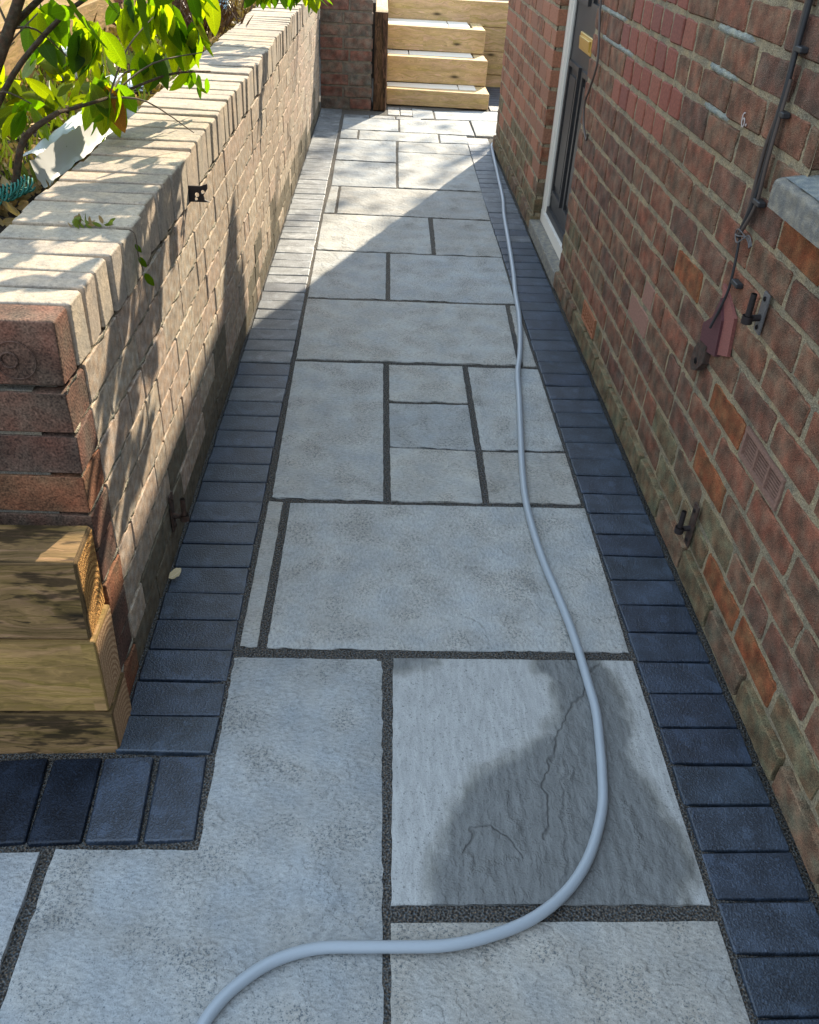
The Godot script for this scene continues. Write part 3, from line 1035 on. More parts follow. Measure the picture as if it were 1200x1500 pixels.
	rf.append_from(pr, 0, Transform3D(Basis(), Vector3(0.87 + 2.375, eave + 0.575, -2.7)))
	put("roof", rf.commit(), M.roof, h)
	put("shadow_pipe", tube([Vector3(0.90, eave - 0.05, -6.50), Vector3(0.90, eave + 0.27, -6.50)], 0.045, 0.045, 12), M.galv, h)  # pipes added out of view to cast streaks of shadow on the garden wall
	put("shadow_pipe", tube([Vector3(0.90, eave - 0.05, -6.32), Vector3(0.90, eave + 0.16, -6.32)], 0.035, 0.035, 12), M.galv, h)
	house_door(h)
	house_window(h)
	# air bricks
	air_brick(h, Vector3(WALL_X, 0.491, -1.593), Vector2(0.226, 0.076), 3, 7, M.terracotta, "long pinkish air brick with three grilles of slots")
	air_brick(h, Vector3(WALL_X - 0.002, 0.140, -3.225), Vector2(0.214, 0.074), 6, 4, M.terracotta_orange, "small orange air brick with square holes")
	# chalk mark on a brick
	var tm := TextMesh.new()
	tm.text = "6."
	var fnt := SystemFont.new()
	fnt.font_names = PackedStringArray(["Droid Sans"])
	tm.font = fnt
	tm.font_size = 40
	tm.pixel_size = 0.0011
	tm.depth = 0.0012
	put("chalk_mark", tm, plain(lin(0.42, 0.36, 0.33), 0.9), h, Vector3(WALL_X - 0.0040, 1.082, -2.150), Vector3(0, -PI * 0.5, 0.35))

func air_brick(h: Node3D, at: Vector3, s: Vector2, nx: int, ny: int, m: Material, label: String) -> void:
	var st := st_new()
	var hx := s.x * 0.5
	var hy := s.y * 0.5
	var t := 0.010
	add_box(st, Vector3(-0.001, -hy, -hx), Vector3(0.05, -hy + t, hx))
	add_box(st, Vector3(-0.001, hy - t, -hx), Vector3(0.05, hy, hx))
	add_box(st, Vector3(0.0, -hy + t, -hx), Vector3(0.05, hy - t, -hx + t))
	add_box(st, Vector3(0.0, -hy + t, hx - t), Vector3(0.05, hy - t, hx))
	var iw := s.x - 2 * t
	for k in range(1, nx):
		var z := -hx + t + iw * k / nx
		add_box(st, Vector3(0.001, -hy + t, z - 0.004), Vector3(0.05, hy - t, z + 0.004))
	var a := put("air_brick", st.commit(), m, h, at)
	a.set_meta("label", label)
	# slats: upright in the long brick, crosswise in the small one
	if nx == 3:
		for k in nx:
			var slot := put("slat", null, m, a)
			var sm := st_new()
			for j in ny:
				var y := -hy + t + (s.y - 2 * t) * (j + 0.5) / ny
				add_box(sm, Vector3(0.005, y - 0.0015, -hx + t + iw * k / nx + 0.004), Vector3(0.045, y + 0.0015, -hx + t + iw * (k + 1) / nx - 0.004))
			slot.name = "grille" if k == 0 else "grille_%03d" % k
			slot.mesh = sm.commit()
	else:
		var sm2 := st_new()
		for j in range(1, ny):
			var y2 := -hy + t + (s.y - 2 * t) * j / ny
			add_box(sm2, Vector3(0.002, y2 - 0.003, -hx + t), Vector3(0.045, y2 + 0.003, hx - t))
		put("grille", sm2.commit(), m, a)
	put("back", box(Vector3(0.046, -hy + 0.002, -hx + 0.002), Vector3(0.052, hy - 0.002, hx - 0.002)), M.dark_gap, a)

func house_door(h: Node3D) -> void:
	var d := node_part("door", h)
	var fr := st_new()
	add_box(fr, Vector3(0.895, 0.13, -4.718), Vector3(0.962, 2.095, -4.655))
	add_box(fr, Vector3(0.895, 0.13, -3.965), Vector3(0.962, 2.095, -3.902))
	add_box(fr, Vector3(0.8955, 2.035, -4.654), Vector3(0.961, 2.094, -3.966))
	add_box(fr, Vector3(0.905, 0.131, -4.656), Vector3(0.915, 2.04, -4.640))
	add_box(fr, Vector3(0.893, 0.0725, -4.718), Vector3(0.961, 0.129, -3.902))
	put("frame", fr.commit(), M.upvc, d)
	put("leaf", cbox(Vector3(0.03, 1.90, 0.686), 0.003), M.door, d, Vector3(0.937, 1.083, -4.31))
	for py in [[0.24, 0.86], [1.10, 1.92]]:
		for pz in [-4.475, -4.145]:
			var p := st_new()
			var y0: float = py[0]
			var y1: float = py[1]
			var w := 0.125
			# a raised moulding round a sunk field, and the fielded middle
			add_box(p, Vector3(0.908, y0, pz - w), Vector3(0.9225, y0 + 0.022, pz + w))
			add_box(p, Vector3(0.908, y1 - 0.022, pz - w), Vector3(0.9225, y1, pz + w))
			add_box(p, Vector3(0.9082, y0 + 0.022, pz - w), Vector3(0.9225, y1 - 0.022, pz - w + 0.022))
			add_box(p, Vector3(0.9082, y0 + 0.022, pz + w - 0.022), Vector3(0.9225, y1 - 0.022, pz + w))
			add_box(p, Vector3(0.912, y0 + 0.055, pz - w + 0.055), Vector3(0.9225, y1 - 0.055, pz + w - 0.055))
			put("panel", p.commit(), M.door, d)
	var rail := st_new()
	add_box(rail, Vector3(0.905, 0.133, -4.64), Vector3(0.9215, 0.165, -3.98))
	put("weather_bar", rail.commit(), M.door, d)
	var lp := put("letter_plate", cbox(Vector3(0.012, 0.070, 0.265), 0.004), M.brass, d, Vector3(0.916, 0.963, -4.30))
	lp.set_meta("label", "gold letter plate")
	put("flap", cbox(Vector3(0.007, 0.042, 0.215), 0.002), M.brass, d, Vector3(0.9075, 0.963, -4.30), Vector3(0, 0, 0.10))
	var s := put("door_step", cbox(Vector3(0.135, 0.066, 0.838), 0.006, 0.002), M.concrete, h, Vector3(0.905, 0.038, -4.31))
	s.set_meta("label", "grey concrete door step")

func house_window(h: Node3D) -> void:
	var n2 := noise(30.0, 61, 3)
	var sill := st_new()
	add_box(sill, Vector3(0.80, 0.988, -1.806), Vector3(0.95, 1.036, -0.345))
	var o := put("window_sill", sheet(120, 30, func(i: int, j: int) -> Vector3:
		var z := -1.806 + i * 0.01218
		# the profile runs up the face, over a worn arris and back to the frame
		var t := j / 30.0
		var x: float
		var y: float
		if t < 0.35:
			x = 0.803
			y = 0.985 + t / 0.35 * 0.048
		elif t < 0.5:
			var a := (t - 0.35) / 0.15 * PI * 0.5
			x = 0.803 + 0.012 * (1.0 - cos(a))
			y = 1.033 + 0.010 * sin(a)
		else:
			x = 0.815 + (t - 0.5) / 0.5 * 0.13
			y = 1.043 + (t - 0.5) / 0.5 * 0.018
		var q := n2.get_noise_3d(x, y, z) * 0.004
		return Vector3(x - q, y + q, z), Vector3(-0.7, 0.7, 0)), M.concrete, h)
	o.set_meta("label", "weathered concrete window sill")
	put("body", box(Vector3(0.809, 0.986, -1.800), Vector3(0.955, 1.034, -0.35)), M.concrete, o)
	put("wash", sheet(100, 8, func(i: int, j: int) -> Vector3:
		var z := -1.79 + i * 0.0143
		return Vector3(0.818 + j * 0.0150, 1.0462 + j * 0.0021 + n2.get_noise_2d(z * 2.0, j * 0.1) * 0.0015, z), Vector3.UP), M.concrete_blue, o)
	var w := node_part("window", h)
	var fr := st_new()
	add_box(fr, Vector3(0.925, 1.060, -1.778), Vector3(0.961, 1.135, -0.402))
	add_box(fr, Vector3(0.925, 2.08, -1.778), Vector3(0.961, 2.148, -0.402))
	add_box(fr, Vector3(0.926, 1.135, -1.778), Vector3(0.961, 2.08, -1.715))
	add_box(fr, Vector3(0.926, 1.135, -0.465), Vector3(0.961, 2.08, -0.402))
	put("frame", fr.commit(), M.terracotta, w)
	put("pane", box(Vector3(0.946, 1.135, -1.715), Vector3(0.950, 2.08, -0.465)), M.glass, w)

# ------------------------------------------------------------------ the low garden wall
func garden_wall() -> void:
	var L := 6.30
	var gw := thing("garden_wall", "low buff brick garden wall capped with bricks on edge", "wall", Vector3(-0.515, 0, -1.36), -0.011)
	# own axes: the face lies at x = 0, the wall runs along -z, its thickness along -x
	var full := brick_set(Vector3(0.104, 0.0780, 0.2235), 0.0030, 0.0014, 9)
	var half := brick_set(Vector3(0.104, 0.0780, 0.1075), 0.0030, 0.0013, 7)
	var ends := brick_set(Vector3(0.245, 0.0785, 0.104), 0.003, 0.0015, 3)
	for k in 9:
		var y := 0.749 - 0.0855 * k - 0.0435
		var off: float = [0.0, 0.116, 0.0, 0.174, 0.058, 0.116, 0.0, 0.116, 0.0][k]
		# the end of the wall: one brick across
		put("brick", ends[k % 3], M.wall_end[(k * 2) % 3], gw, Vector3(-0.1225 + rng.randf_range(-0.003, 0.003), y, -0.052))
		var s := 0.110 + (0.0 if k % 2 == 0 else 0.0)
		var q := 0
		while s < L:
			var header: bool = rng.randf() < 0.16 or (q == 0 and k % 2 == 1)
			var len := 0.1065 if header else 0.2225
			if s + len > L:
				len = L - s
			if len < 0.04:
				break
			var proud := rng.randf_range(-0.002, 0.002)
			var m: Material
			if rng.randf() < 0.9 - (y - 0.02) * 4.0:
				m = M.wall_bricks_low_shade[rng.randi() % 3]
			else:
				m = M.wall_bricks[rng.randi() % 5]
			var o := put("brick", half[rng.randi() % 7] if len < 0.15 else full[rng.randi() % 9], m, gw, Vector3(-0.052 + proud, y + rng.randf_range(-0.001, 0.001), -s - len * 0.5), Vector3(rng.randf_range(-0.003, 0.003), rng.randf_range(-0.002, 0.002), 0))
			o.scale.z = len / (0.1065 if len < 0.15 else 0.2225)
			s += len + rng.randf_range(0.006, 0.010)
			q += 1
	# coping: bricks on edge across the wall, worn round
	var cop := []
	for k in 8:
		cop.append(cbox(Vector3(0.252, 0.118, 0.0735), 0.0050, 0.0020))
	var s2 := 0.0
	var c := 0
	while s2 < L:
		var pitch := 0.0846
		var m2: Material = M.coping[rng.randi() % 4]
		if c == 0: m2 = M.wall_end[0]
		put("coping_brick", cop[rng.randi() % 8], m2, gw, Vector3(-0.123 + rng.randf_range(-0.005, 0.005), 0.8135 + rng.randf_range(-0.003, 0.003), -s2 - 0.037), Vector3(rng.randf_range(-0.02, 0.02), rng.randf_range(-0.012, 0.012), rng.randf_range(-0.012, 0.012)))
		s2 += pitch
		c += 1
	# mortar: proud, light ledges in the beds; perpends raked out deep
	var n1 := noise(12.0, 71, 3)
	var n2 := noise(50.0, 72, 2)
	put("mortar", sheet(520, 92, func(i: int, j: int) -> Vector3:
		var y := -0.03 + j * 0.0085
		var z := -0.003 - i * 0.01211
		var kk := (0.749 - y) / 0.0855
		var bed := absf(kk - roundf(kk)) * 0.0855
		var w := n1.get_noise_2d(z, y)
		var d := -0.016
		if bed < 0.0075:
			d = -0.0035 + w * 0.007 + n2.get_noise_2d(z, y) * 0.003
		return Vector3(minf(d, 0.004), y, z), Vector3(1, 0, 0)), M.mortar_garden, gw)
	var core := st_new()
	add_box(core, Vector3(-0.235, -0.2, -L), Vector3(-0.06, 0.7475, -0.0045))
	add_box(core, Vector3(-0.236, 0.7478, -L + 0.01), Vector3(-0.022, 0.838, -0.02))
	put("core", core.commit(), M.mortar_pier, gw)
	# frog mark on the end coping brick
	var ring := TorusMesh.new()
	ring.inner_radius = 0.012
	ring.outer_radius = 0.0155
	put("frog_mark", ring, M.wall_end[2], gw, Vector3(-0.085, 0.805, 0.0006), Vector3(PI * 0.5, 0, 0))
	var ring2 := TorusMesh.new()
	ring2.inner_radius = 0.033
	ring2.outer_radius = 0.0352
	put("frog_mark", ring2, M.wall_end[2], gw, Vector3(-0.075, 0.805, 0.0008), Vector3(PI * 0.5, 0, 0))

# ------------------------------------------------------------------ sleepers
func sleeper(called: String, parent: Node3D, size: Vector3, at: Vector3, m: Material, end: Material, long_axis: int, turn := Vector3.ZERO, round := 0.006) -> MeshInstance3D:
	var mesh := cbox(size, round, 0.0022, Vector2(rng.randf() * 3.0, rng.randf() * 3.0), long_axis, true)
	mesh.surface_set_material(0, m)
	mesh.surface_set_material(1, end)
	return put(called, mesh, null, parent, at, turn)

func far_end() -> void:
	# brick pier
	var pier := thing("brick_pier", "dark red brick pier closing the far end of the low garden wall", "pier", Vector3(-0.44, 0, -7.70))
	var full := brick_set(Vector3(0.2205, 0.074, 0.104), 0.005, 0.002, 4)
	var half := brick_set(Vector3(0.172, 0.074, 0.104), 0.005, 0.002, 4)
	for k in 9:
		var y := 0.0435 + 0.087 * k
		var a := k % 2 == 0
		put("brick", full[k % 4], M.brick_dark[rng.randi() % 3], pier, Vector3(0.111 if a else 0.298, y, -0.053 + rng.randf_range(-0.003, 0.003)))
		put("brick", half[k % 4], M.brick_dark[rng.randi() % 3], pier, Vector3(0.319 if a else 0.088, y, -0.053 + rng.randf_range(-0.003, 0.003)))
	var st := st_new()
	add_box(st, Vector3(0.004, -0.1, -0.40), Vector3(0.400, 0.785, -0.006))
	put("core", st.commit(), M.mortar_pier, pier)
	# timber wing beside the steps: a dark upright at the front, boards behind it
	var wing := thing("timber_wing", "dark stained upright sleeper beside the brick pier, end of the boards flanking the steps", "post")
	sleeper("post", wing, Vector3(0.104, 0.70, 0.10), Vector3(0.034, 0.35, -7.75), M.wood_dark, M.wood_pale, 1)
	for k in 4:
		sleeper("board", wing, Vector3(0.098, 0.173, 1.28), Vector3(0.036, 0.0865 + 0.1745 * k, -8.445), M.wood_pale, M.end_grain, 2)
	# the steps
	var steps := thing("timber_steps", "flight of pale sleeper steps with light stone treads at the far end", "steps")
	var rise := [0.125, 0.325, 0.515]
	var front := [-7.955, -8.27, -8.61]
	var right := [0.948, 0.945, 0.943]
	var low := 0.0
	for k in 3:
		var x0 := 0.091
		var x1: float = right[k]
		var y0 := low
		var y1: float = rise[k]
		var z: float = front[k]
		sleeper("riser", steps, Vector3(x1 - x0, y1 - y0 + (0.0 if k == 0 else -0.002), 0.10), Vector3((x0 + x1) * 0.5, (y0 + y1) * 0.5 + (0.0 if k == 0 else 0.001), z - 0.05), M.wood_pale, M.end_grain, 0, Vector3(0, 0, -0.012 if k == 0 else -0.008))
		var back: float = -8.65 if k < 2 else -9.09
		sleeper("side_sleeper", steps, Vector3(0.10, y1 - y0 - 0.004, absf(back - z) - 0.105), Vector3(x1 - 0.052, (y0 + y1) * 0.5 - 0.003, (z - 0.102 + back) * 0.5 - 0.0), M.wood_pale, M.end_grain, 2)
		var cuts: Array = [[0.0, 0.60], [0.607, 0.75]] if k == 0 else ([[0.0, 0.18], [0.187, 0.73]] if k == 1 else [[0.0, 0.53], [0.537, 0.72]])
		for c in cuts:
			var zb: float = front[k + 1] if k < 2 else -9.09
			put("tread", cbox(Vector3(c[1] - c[0], 0.03, absf(zb - z) - 0.108), 0.003, 0.001), M.tread, steps, Vector3(x0 + 0.004 + (c[0] + c[1]) * 0.5, y1 - 0.013, (z - 0.104 + zb) * 0.5))
		put("fill", box(Vector3(x0 + 0.003, -0.05 + low, -9.085), Vector3(x1 - 0.104, y1 - 0.03, z - 0.103)), M.earth, steps)
		low = y1
	# retaining wall of sleepers behind the steps
	var rw := thing("timber_retaining_wall", "retaining wall of stacked pale sleepers behind the far steps", "wall")
	var ys := [-0.10, 0.090, 0.285, 0.483, 0.690]
	for k in 4:
		sleeper("sleeper", rw, Vector3(1.24, ys[k + 1] - ys[k] - 0.003, 0.10), Vector3(0.715, (ys[k] + ys[k + 1]) * 0.5, -9.15), M.wood_pale, M.end_grain, 0)
		sleeper("sleeper", rw, Vector3(2.2, ys[k + 1] - ys[k] - 0.003, 0.10), Vector3(2.45, (ys[k] + ys[k + 1]) * 0.5, -9.152), M.wood_pale, M.end_grain, 0)
	var tr := put("terrace", box(Vector3(-0.4, -0.1, -22.0), Vector3(9.0, 0.62, -9.205)), M.earth)
	tag(tr, "raised earth terrace held up by the sleepers behind the steps", "terrace", "", "structure")

func near_timber() -> void:
	var t := thing("timber_stack", "stack of three thick stained sleepers standing against the near end of the garden wall", "sleepers")
	var dat := [[0.304, 0.494, M.wood_stained, M.end_rough, -0.504, 0.0065], [0.110, 0.302, M.wood_gold, M.end_grain, -0.500, 0.004], [-0.085, 0.108, M.wood_stained, M.end_grain, -0.496, 0.004]]
	for d in dat:
		var x1: float = d[4]
		var y0: float = d[0]
		var y1: float = d[1]
		sleeper("sleeper", t, Vector3(1.50, y1 - y0 - 0.002, 0.115), Vector3(x1 - 0.75, (y0 + y1) * 0.5, -1.2575), d[2], d[3], 0, Vector3(0, 0.02, 0), d[5])

# ------------------------------------------------------------------ raised bed
func bed() -> void:
	var n1 := noise(3.0, 81, 4)
	var b := put("soil", sheet(60, 160, func(i: int, j: int) -> Vector3:
		var x := -0.74 - i * 0.0235
		var z := -1.40 - j * 0.04
		return Vector3(x, 0.795 + n1.get_noise_2d(x, z) * 0.035 + (0.02 if i > 30 else 0.0), z), Vector3.UP), M.soil)
	tag(b, "dry brown soil of the raised bed behind the garden wall", "soil", "", "structure")
	var fillb := put("bed_fill", box(Vector3(-6.0, -0.1, -7.8), Vector3(-0.745, 0.74, -1.42)), M.earth)
	tag(fillb, "earth filling the raised bed below its surface", "earth", "", "structure")
	var up := put("upper_terrace", box(Vector3(-9.0, 0.5, -22.0), Vector3(-1.52, 1.16, -2.6)), M.earth)
	tag(up, "upper earth terrace behind the sleepers of the bed", "terrace", "", "structure")
	var w := thing("bed_edging", "three tiers of sunlit sleepers along the back of the raised bed", "edging")
	for k in 3:
		sleeper("sleeper", w, Vector3(0.11, 0.185, 2.38), Vector3(-1.43, 0.87, -2.2 - 2.4 * k), M.wood_gold, M.end_grain, 2)
		sleeper("sleeper", w, Vector3(0.11, 0.185, 2.38), Vector3(-1.46, 1.058, -2.5 - 2.4 * k), M.wood_pale, M.end_grain, 2)
		sleeper("sleeper", w, Vector3(0.11, 0.185, 2.38), Vector3(-1.49, 1.246, -2.3 - 2.4 * k), M.wood_gold, M.end_grain, 2)

func hose() -> void:
	var p := []
	var q := [Vector2(0.90, -6.74), Vector2(0.862, -6.70), Vector2(0.836, -6.62), Vector2(0.824, -6.381), Vector2(0.789, -5.760), Vector2(0.768, -5.305), Vector2(0.737, -4.968), Vector2(0.711, -4.554), Vector2(0.679, -4.098), Vector2(0.650, -3.791), Vector2(0.635, -3.556), Vector2(0.616, -3.342), Vector2(0.585, -3.146), Vector2(0.560, -2.996), Vector2(0.541, -2.804), Vector2(0.508, -2.513), Vector2(0.486, -2.303), Vector2(0.476, -2.134), Vector2(0.478, -1.966), Vector2(0.486, -1.829), Vector2(0.498, -1.731), Vector2(0.511, -1.614), Vector2(0.518, -1.506), Vector2(0.521, -1.407), Vector2(0.519, -1.325), Vector2(0.512, -1.239), Vector2(0.500, -1.158), Vector2(0.481, -1.076), Vector2(0.452, -0.999), Vector2(0.419, -0.941), Vector2(0.379, -0.893), Vector2(0.329, -0.854), Vector2(0.277, -0.827), Vector2(0.209, -0.805), Vector2(0.150, -0.794), Vector2(0.080, -0.792), Vector2(0.010, -0.792), Vector2(-0.055, -0.791), Vector2(-0.104, -0.781), Vector2(-0.148, -0.762), Vector2(-0.188, -0.731), Vector2(-0.216, -0.699), Vector2(-0.238, -0.66), Vector2(-0.262, -0.58), Vector2(-0.28, -0.46), Vector2(-0.33, -0.30), Vector2(-0.45, -0.10)]
	for v in q:
		p.append(Vector3(v.x + rng.randf_range(-0.002, 0.002), 0.0112, v.y))
	var o := put("hose", tube(catmull(p, 6), 0.0105, 0.0105, 16), M.hose)
	tag(o, "long grey blue hose snaking down the flags from the house corner", "hose")

# ------------------------------------------------------------------ fittings on the walls
func rod(st: SurfaceTool, a: Vector3, b: Vector3, r: float) -> void:
	add_tube(st, [a, b], r, r, 10)

func pintle(label: String, at: Vector3, turn: float, tall: float, m: Material, pin: Material) -> void:
	# own axes: the wall is the plane x = 0, the pin stands out along +x
	var t := thing("gate_hinge_pin", label, "hinge pin", at, turn, "hinge pins on the walls")
	t.scale = Vector3(0.72, 0.85, 0.75)
	put("plate", cbox(Vector3(0.008, tall, 0.042), 0.002, 0.0012), m, t, Vector3(0.005, 0, 0))
	var st := st_new()
	rod(st, Vector3(0.006, -0.012, 0.0), Vector3(0.050, -0.016, 0.0), 0.009)
	put("arm", st.commit(), pin, t)
	put("collar", tube([Vector3(0.046, -0.028, 0), Vector3(0.046, -0.008, 0)], 0.0165, 0.0165, 14), pin, t)
	put("pin", tube([Vector3(0.046, -0.009, 0), Vector3(0.046, 0.046, 0), Vector3(0.046, 0.050, 0)], 0.0095, 0.0090, 12), pin, t)
	for s in [-1, 1]:
		put("bolt", tube([Vector3(0.008, tall * 0.36 * s, 0), Vector3(0.013, tall * 0.36 * s, 0)], 0.007, 0.006, 8), pin, t)

func fittings() -> void:
	pintle("rusty hinge pin on a pale plate beside the red strip on the house wall", Vector3(WALL_X - 0.004, 0.768, -1.775), PI, 0.105, M.galv, M.iron)
	pintle("dark hinge pin low on the house wall just above the edging blocks", Vector3(WALL_X - 0.006, 0.172, -1.815), PI, 0.150, M.rust, M.iron)
	pintle("short hinge pin low on the garden wall beside the fallen leaf", Vector3(-0.506, 0.125, -1.885), -0.011, 0.13, M.rust, M.rust)
	# plate with holes on the garden wall
	var b := thing("gate_bracket", "flat black bracket with three round holes jutting from the garden wall", "bracket", Vector3(-0.505, 0.778, -2.455))
	var poly := PackedVector2Array([Vector2(0, -0.022), Vector2(0.066, -0.022), Vector2(0.052, -0.016), Vector2(0.050, -0.004), Vector2(0.062, 0.014), Vector2(0.062, 0.026), Vector2(0.054, 0.024), Vector2(0.045, 0.020), Vector2(0, 0.020)])
	var cs := CSGCombiner3D.new()
	cs.name = "plate"
	var pl := CSGPolygon3D.new()
	pl.polygon = poly
	pl.depth = 0.005
	pl.material = M.iron
	cs.add_child(pl)
	for hole in [Vector3(0.033, -0.003, 0.0062), Vector3(0.049, 0.005, 0.0050), Vector3(0.030, -0.014, 0.0042)]:
		var cy := CSGCylinder3D.new()
		cy.operation = CSGShape3D.OPERATION_SUBTRACTION
		cy.radius = hole.z
		cy.height = 0.05
		cy.sides = 14
		cy.position = Vector3(hole.x, hole.y, 0)
		cy.rotation.x = PI * 0.5
		cy.material = M.iron
		cs.add_child(cy)
	cs.position = Vector3(-0.004, 0, 0)
	b.add_child(cs)
	put("flange", cbox(Vector3(0.006, 0.044, 0.03), 0.0015), M.iron, b, Vector3(0.001, -0.001, -0.016))
	# cables down the house wall by the window
	var x := WALL_X - 0.012
	var c := thing("cable_bundle", "bundle of black cables clipped down the brick wall by the window sill", "cable")
	put("cable", tube(catmull([Vector3(x, 1.75, -1.93), Vector3(x, 1.34, -1.95), Vector3(x - 0.003, 1.16, -1.945), Vector3(x, 0.98, -1.955), Vector3(x - 0.004, 0.865, -1.985)], 6), 0.0062, 0.0062, 8), M.cable, c)
	put("cable", tube(catmull([Vector3(x, 1.75, -1.945), Vector3(x, 1.34, -1.962), Vector3(x, 1.16, -1.955), Vector3(x - 0.002, 1.05, -1.972), Vector3(x, 0.93, -1.975), Vector3(x, 0.862, -1.992)], 6), 0.0050, 0.0050, 8), M.cable_brown, c)
	put("cable", tube(catmull([Vector3(x, 1.2, -1.94), Vector3(x - 0.004, 1.05, -1.938), Vector3(x, 0.95, -1.945), Vector3(x - 0.006, 0.87, -1.978)], 6), 0.0042, 0.0042, 8), M.cable_brown, c)
	put("cable", tube(catmull([Vector3(x, 0.865, -1.985), Vector3(x, 0.80, -1.972), Vector3(x, 0.748, -1.970), Vector3(x - 0.004, 0.70, -1.978), Vector3(x - 0.012, 0.64, -1.99)], 6), 0.0034, 0.0034, 8), M.cable, c)
	for k in 3:
		put("wire_tie", tube(catmull([Vector3(x - 0.008, 0.868, -1.995), Vector3(x - 0.012 - 0.002 * k, 0.885 - 0.012 * k, -1.975 + 0.01 * k), Vector3(x, 0.872 + 0.005 * k, -1.94), Vector3(x - 0.003, 0.862 + 0.004 * k, -1.915 + 0.006 * k)], 5), 0.0015, 0.0015, 6), M.galv, c)
	for y in [1.255, 1.135, 0.955, 0.772]:
		put("cable_clip", cbox(Vector3(0.018, 0.012, 0.040), 0.003), M.cable, c, Vector3(x + 0.002, y, -1.937))
	# red strip with its metal tang
	var r := thing("hinge_strap", "faded red metal strap with a rusty eyelet end hanging below the cables", "strap", Vector3(WALL_X - 0.004, 0, 0))
	var stp := st_new()
	put("strap", plate_poly([Vector2(-2.018, 0.742), Vector2(-1.985, 0.735), Vector2(-1.905, 0.700), Vector2(-1.888, 0.612), Vector2(-1.945, 0.590), Vector2(-1.975, 0.640)], 0.004), M.red, r)
	put("fold", plate_poly([Vector2(-1.995, 0.715), Vector2(-1.958, 0.672), Vector2(-1.945, 0.585), Vector2(-2.055, 0.560), Vector2(-2.065, 0.622), Vector2(-2.02, 0.655)], 0.010), M.maroon, r)
	put("tang", plate_poly([Vector2(-2.050, 0.580), Vector2(-2.000, 0.585), Vector2(-1.998, 0.540), Vector2(-2.032, 0.505), Vector2(-2.062, 0.494), Vector2(-2.078, 0.508), Vector2(-2.074, 0.550)], 0.013), M.rust, r)
	put("eyelet", tube([Vector3(-0.0135, 0.528, -2.042), Vector3(-0.0150, 0.528, -2.042)], 0.009, 0.008, 12), M.iron, r)
	# a thin wire near the door
	var wv := put("wire", tube(catmull([Vector3(x, 1.4, -3.84), Vector3(x, 1.17, -3.80), Vector3(x, 1.07, -3.745), Vector3(x, 0.97, -3.70), Vector3(x - 0.004, 0.87, -3.75), Vector3(x - 0.006, 0.82, -3.785), Vector3(x - 0.004, 0.75, -3.765), Vector3(x, 0.70, -3.69), Vector3(x - 0.003, 0.725, -3.66)], 6), 0.0045, 0.0045, 8), M.cable_brown)
	tag(wv, "single loose thin wire hanging on the bricks beside the door", "wire")

func plate_poly(pts: Array, t: float) -> ArrayMesh:
	# pts are (z, y) on the wall; the plate stands t proud, towards -x
	var flat := PackedVector2Array(pts)
	var ix := Geometry2D.triangulate_polygon(flat)
	var v := PackedVector3Array()
	var n := PackedVector3Array()
	var idx := PackedInt32Array()
	for p in pts:
		v.append(Vector3(-t, p.y, p.x))
		n.append(Vector3(-1, 0, 0))
	for k in range(0, ix.size(), 3):
		tri(idx, v, ix[k], ix[k + 1], ix[k + 2], Vector3(-1, 0, 0))
	var mid := Vector2.ZERO
	for p in pts: mid += p / pts.size()
	for k in pts.size():
		var a: Vector2 = pts[k]
		var b: Vector2 = pts[(k + 1) % pts.size()]
		var o2 := ((a + b) * 0.5 - mid).normalized()
		var out := Vector3(0, o2.y, o2.x)
		var base := v.size()
		for q in [a, b]:
			v.append(Vector3(-t, q.y, q.x))
			v.append(Vector3(0.004, q.y, q.x))
			n.append(out)
			n.append(out)
		tri(idx, v, base, base + 1, base + 3, out)
		tri(idx, v, base, base + 3, base + 2, out)
	return arr_mesh(v, n, PackedVector2Array(), idx)

# ------------------------------------------------------------------ plants and litter
func leaf_mesh(l: float, w: float, droop: float, fold: float) -> ArrayMesh:
	# grows from the origin along +y, bends towards +z
	var v := PackedVector3Array()
	var n := PackedVector3Array()
	var uv := PackedVector2Array()
	var idx := PackedInt32Array()
	var seg := 7
	for k in seg + 1:
		var t := float(k) / seg
		var a := droop * t
		var y := l * (sin(a) / droop if droop > 0.01 else t)
		var z := l * ((1.0 - cos(a)) / droop if droop > 0.01 else 0.0)
		var hw := w * 0.5 * pow(sin(PI * pow(clampf(t, 0.0, 1.0), 0.8)), 0.85) + 0.0008
		for s in [-1.0, 0.0, 1.0]:
			var wave := sin(t * 17.0 + s) * hw * 0.10 * absf(s)
			v.append(Vector3(s * hw, y + absf(s) * hw * fold * sin(a), z + absf(s) * hw * fold * cos(a) + wave))
			uv.append(Vector2(s * 0.5 + 0.5, t * 0.98))
			n.append(Vector3(-s * fold * 0.7, sin(a) * 0.4, 1.0).normalized())
	for k in seg:
		for s in 2:
			var a2 := k * 3 + s
			tri(idx, v, a2, a2 + 1, a2 + 4, Vector3(0, 0, 1))
			tri(idx, v, a2, a2 + 4, a2 + 3, Vector3(0, 0, 1))
	return arr_mesh(v, n, uv, idx)

func hang(dir: Vector3, roll: float) -> Basis:
	var y := dir.normalized()
	var x := y.cross(Vector3(sin(roll), 0.01, cos(roll))).normalized()
	return Basis(x, y, x.cross(y))

var leaf_kinds := []

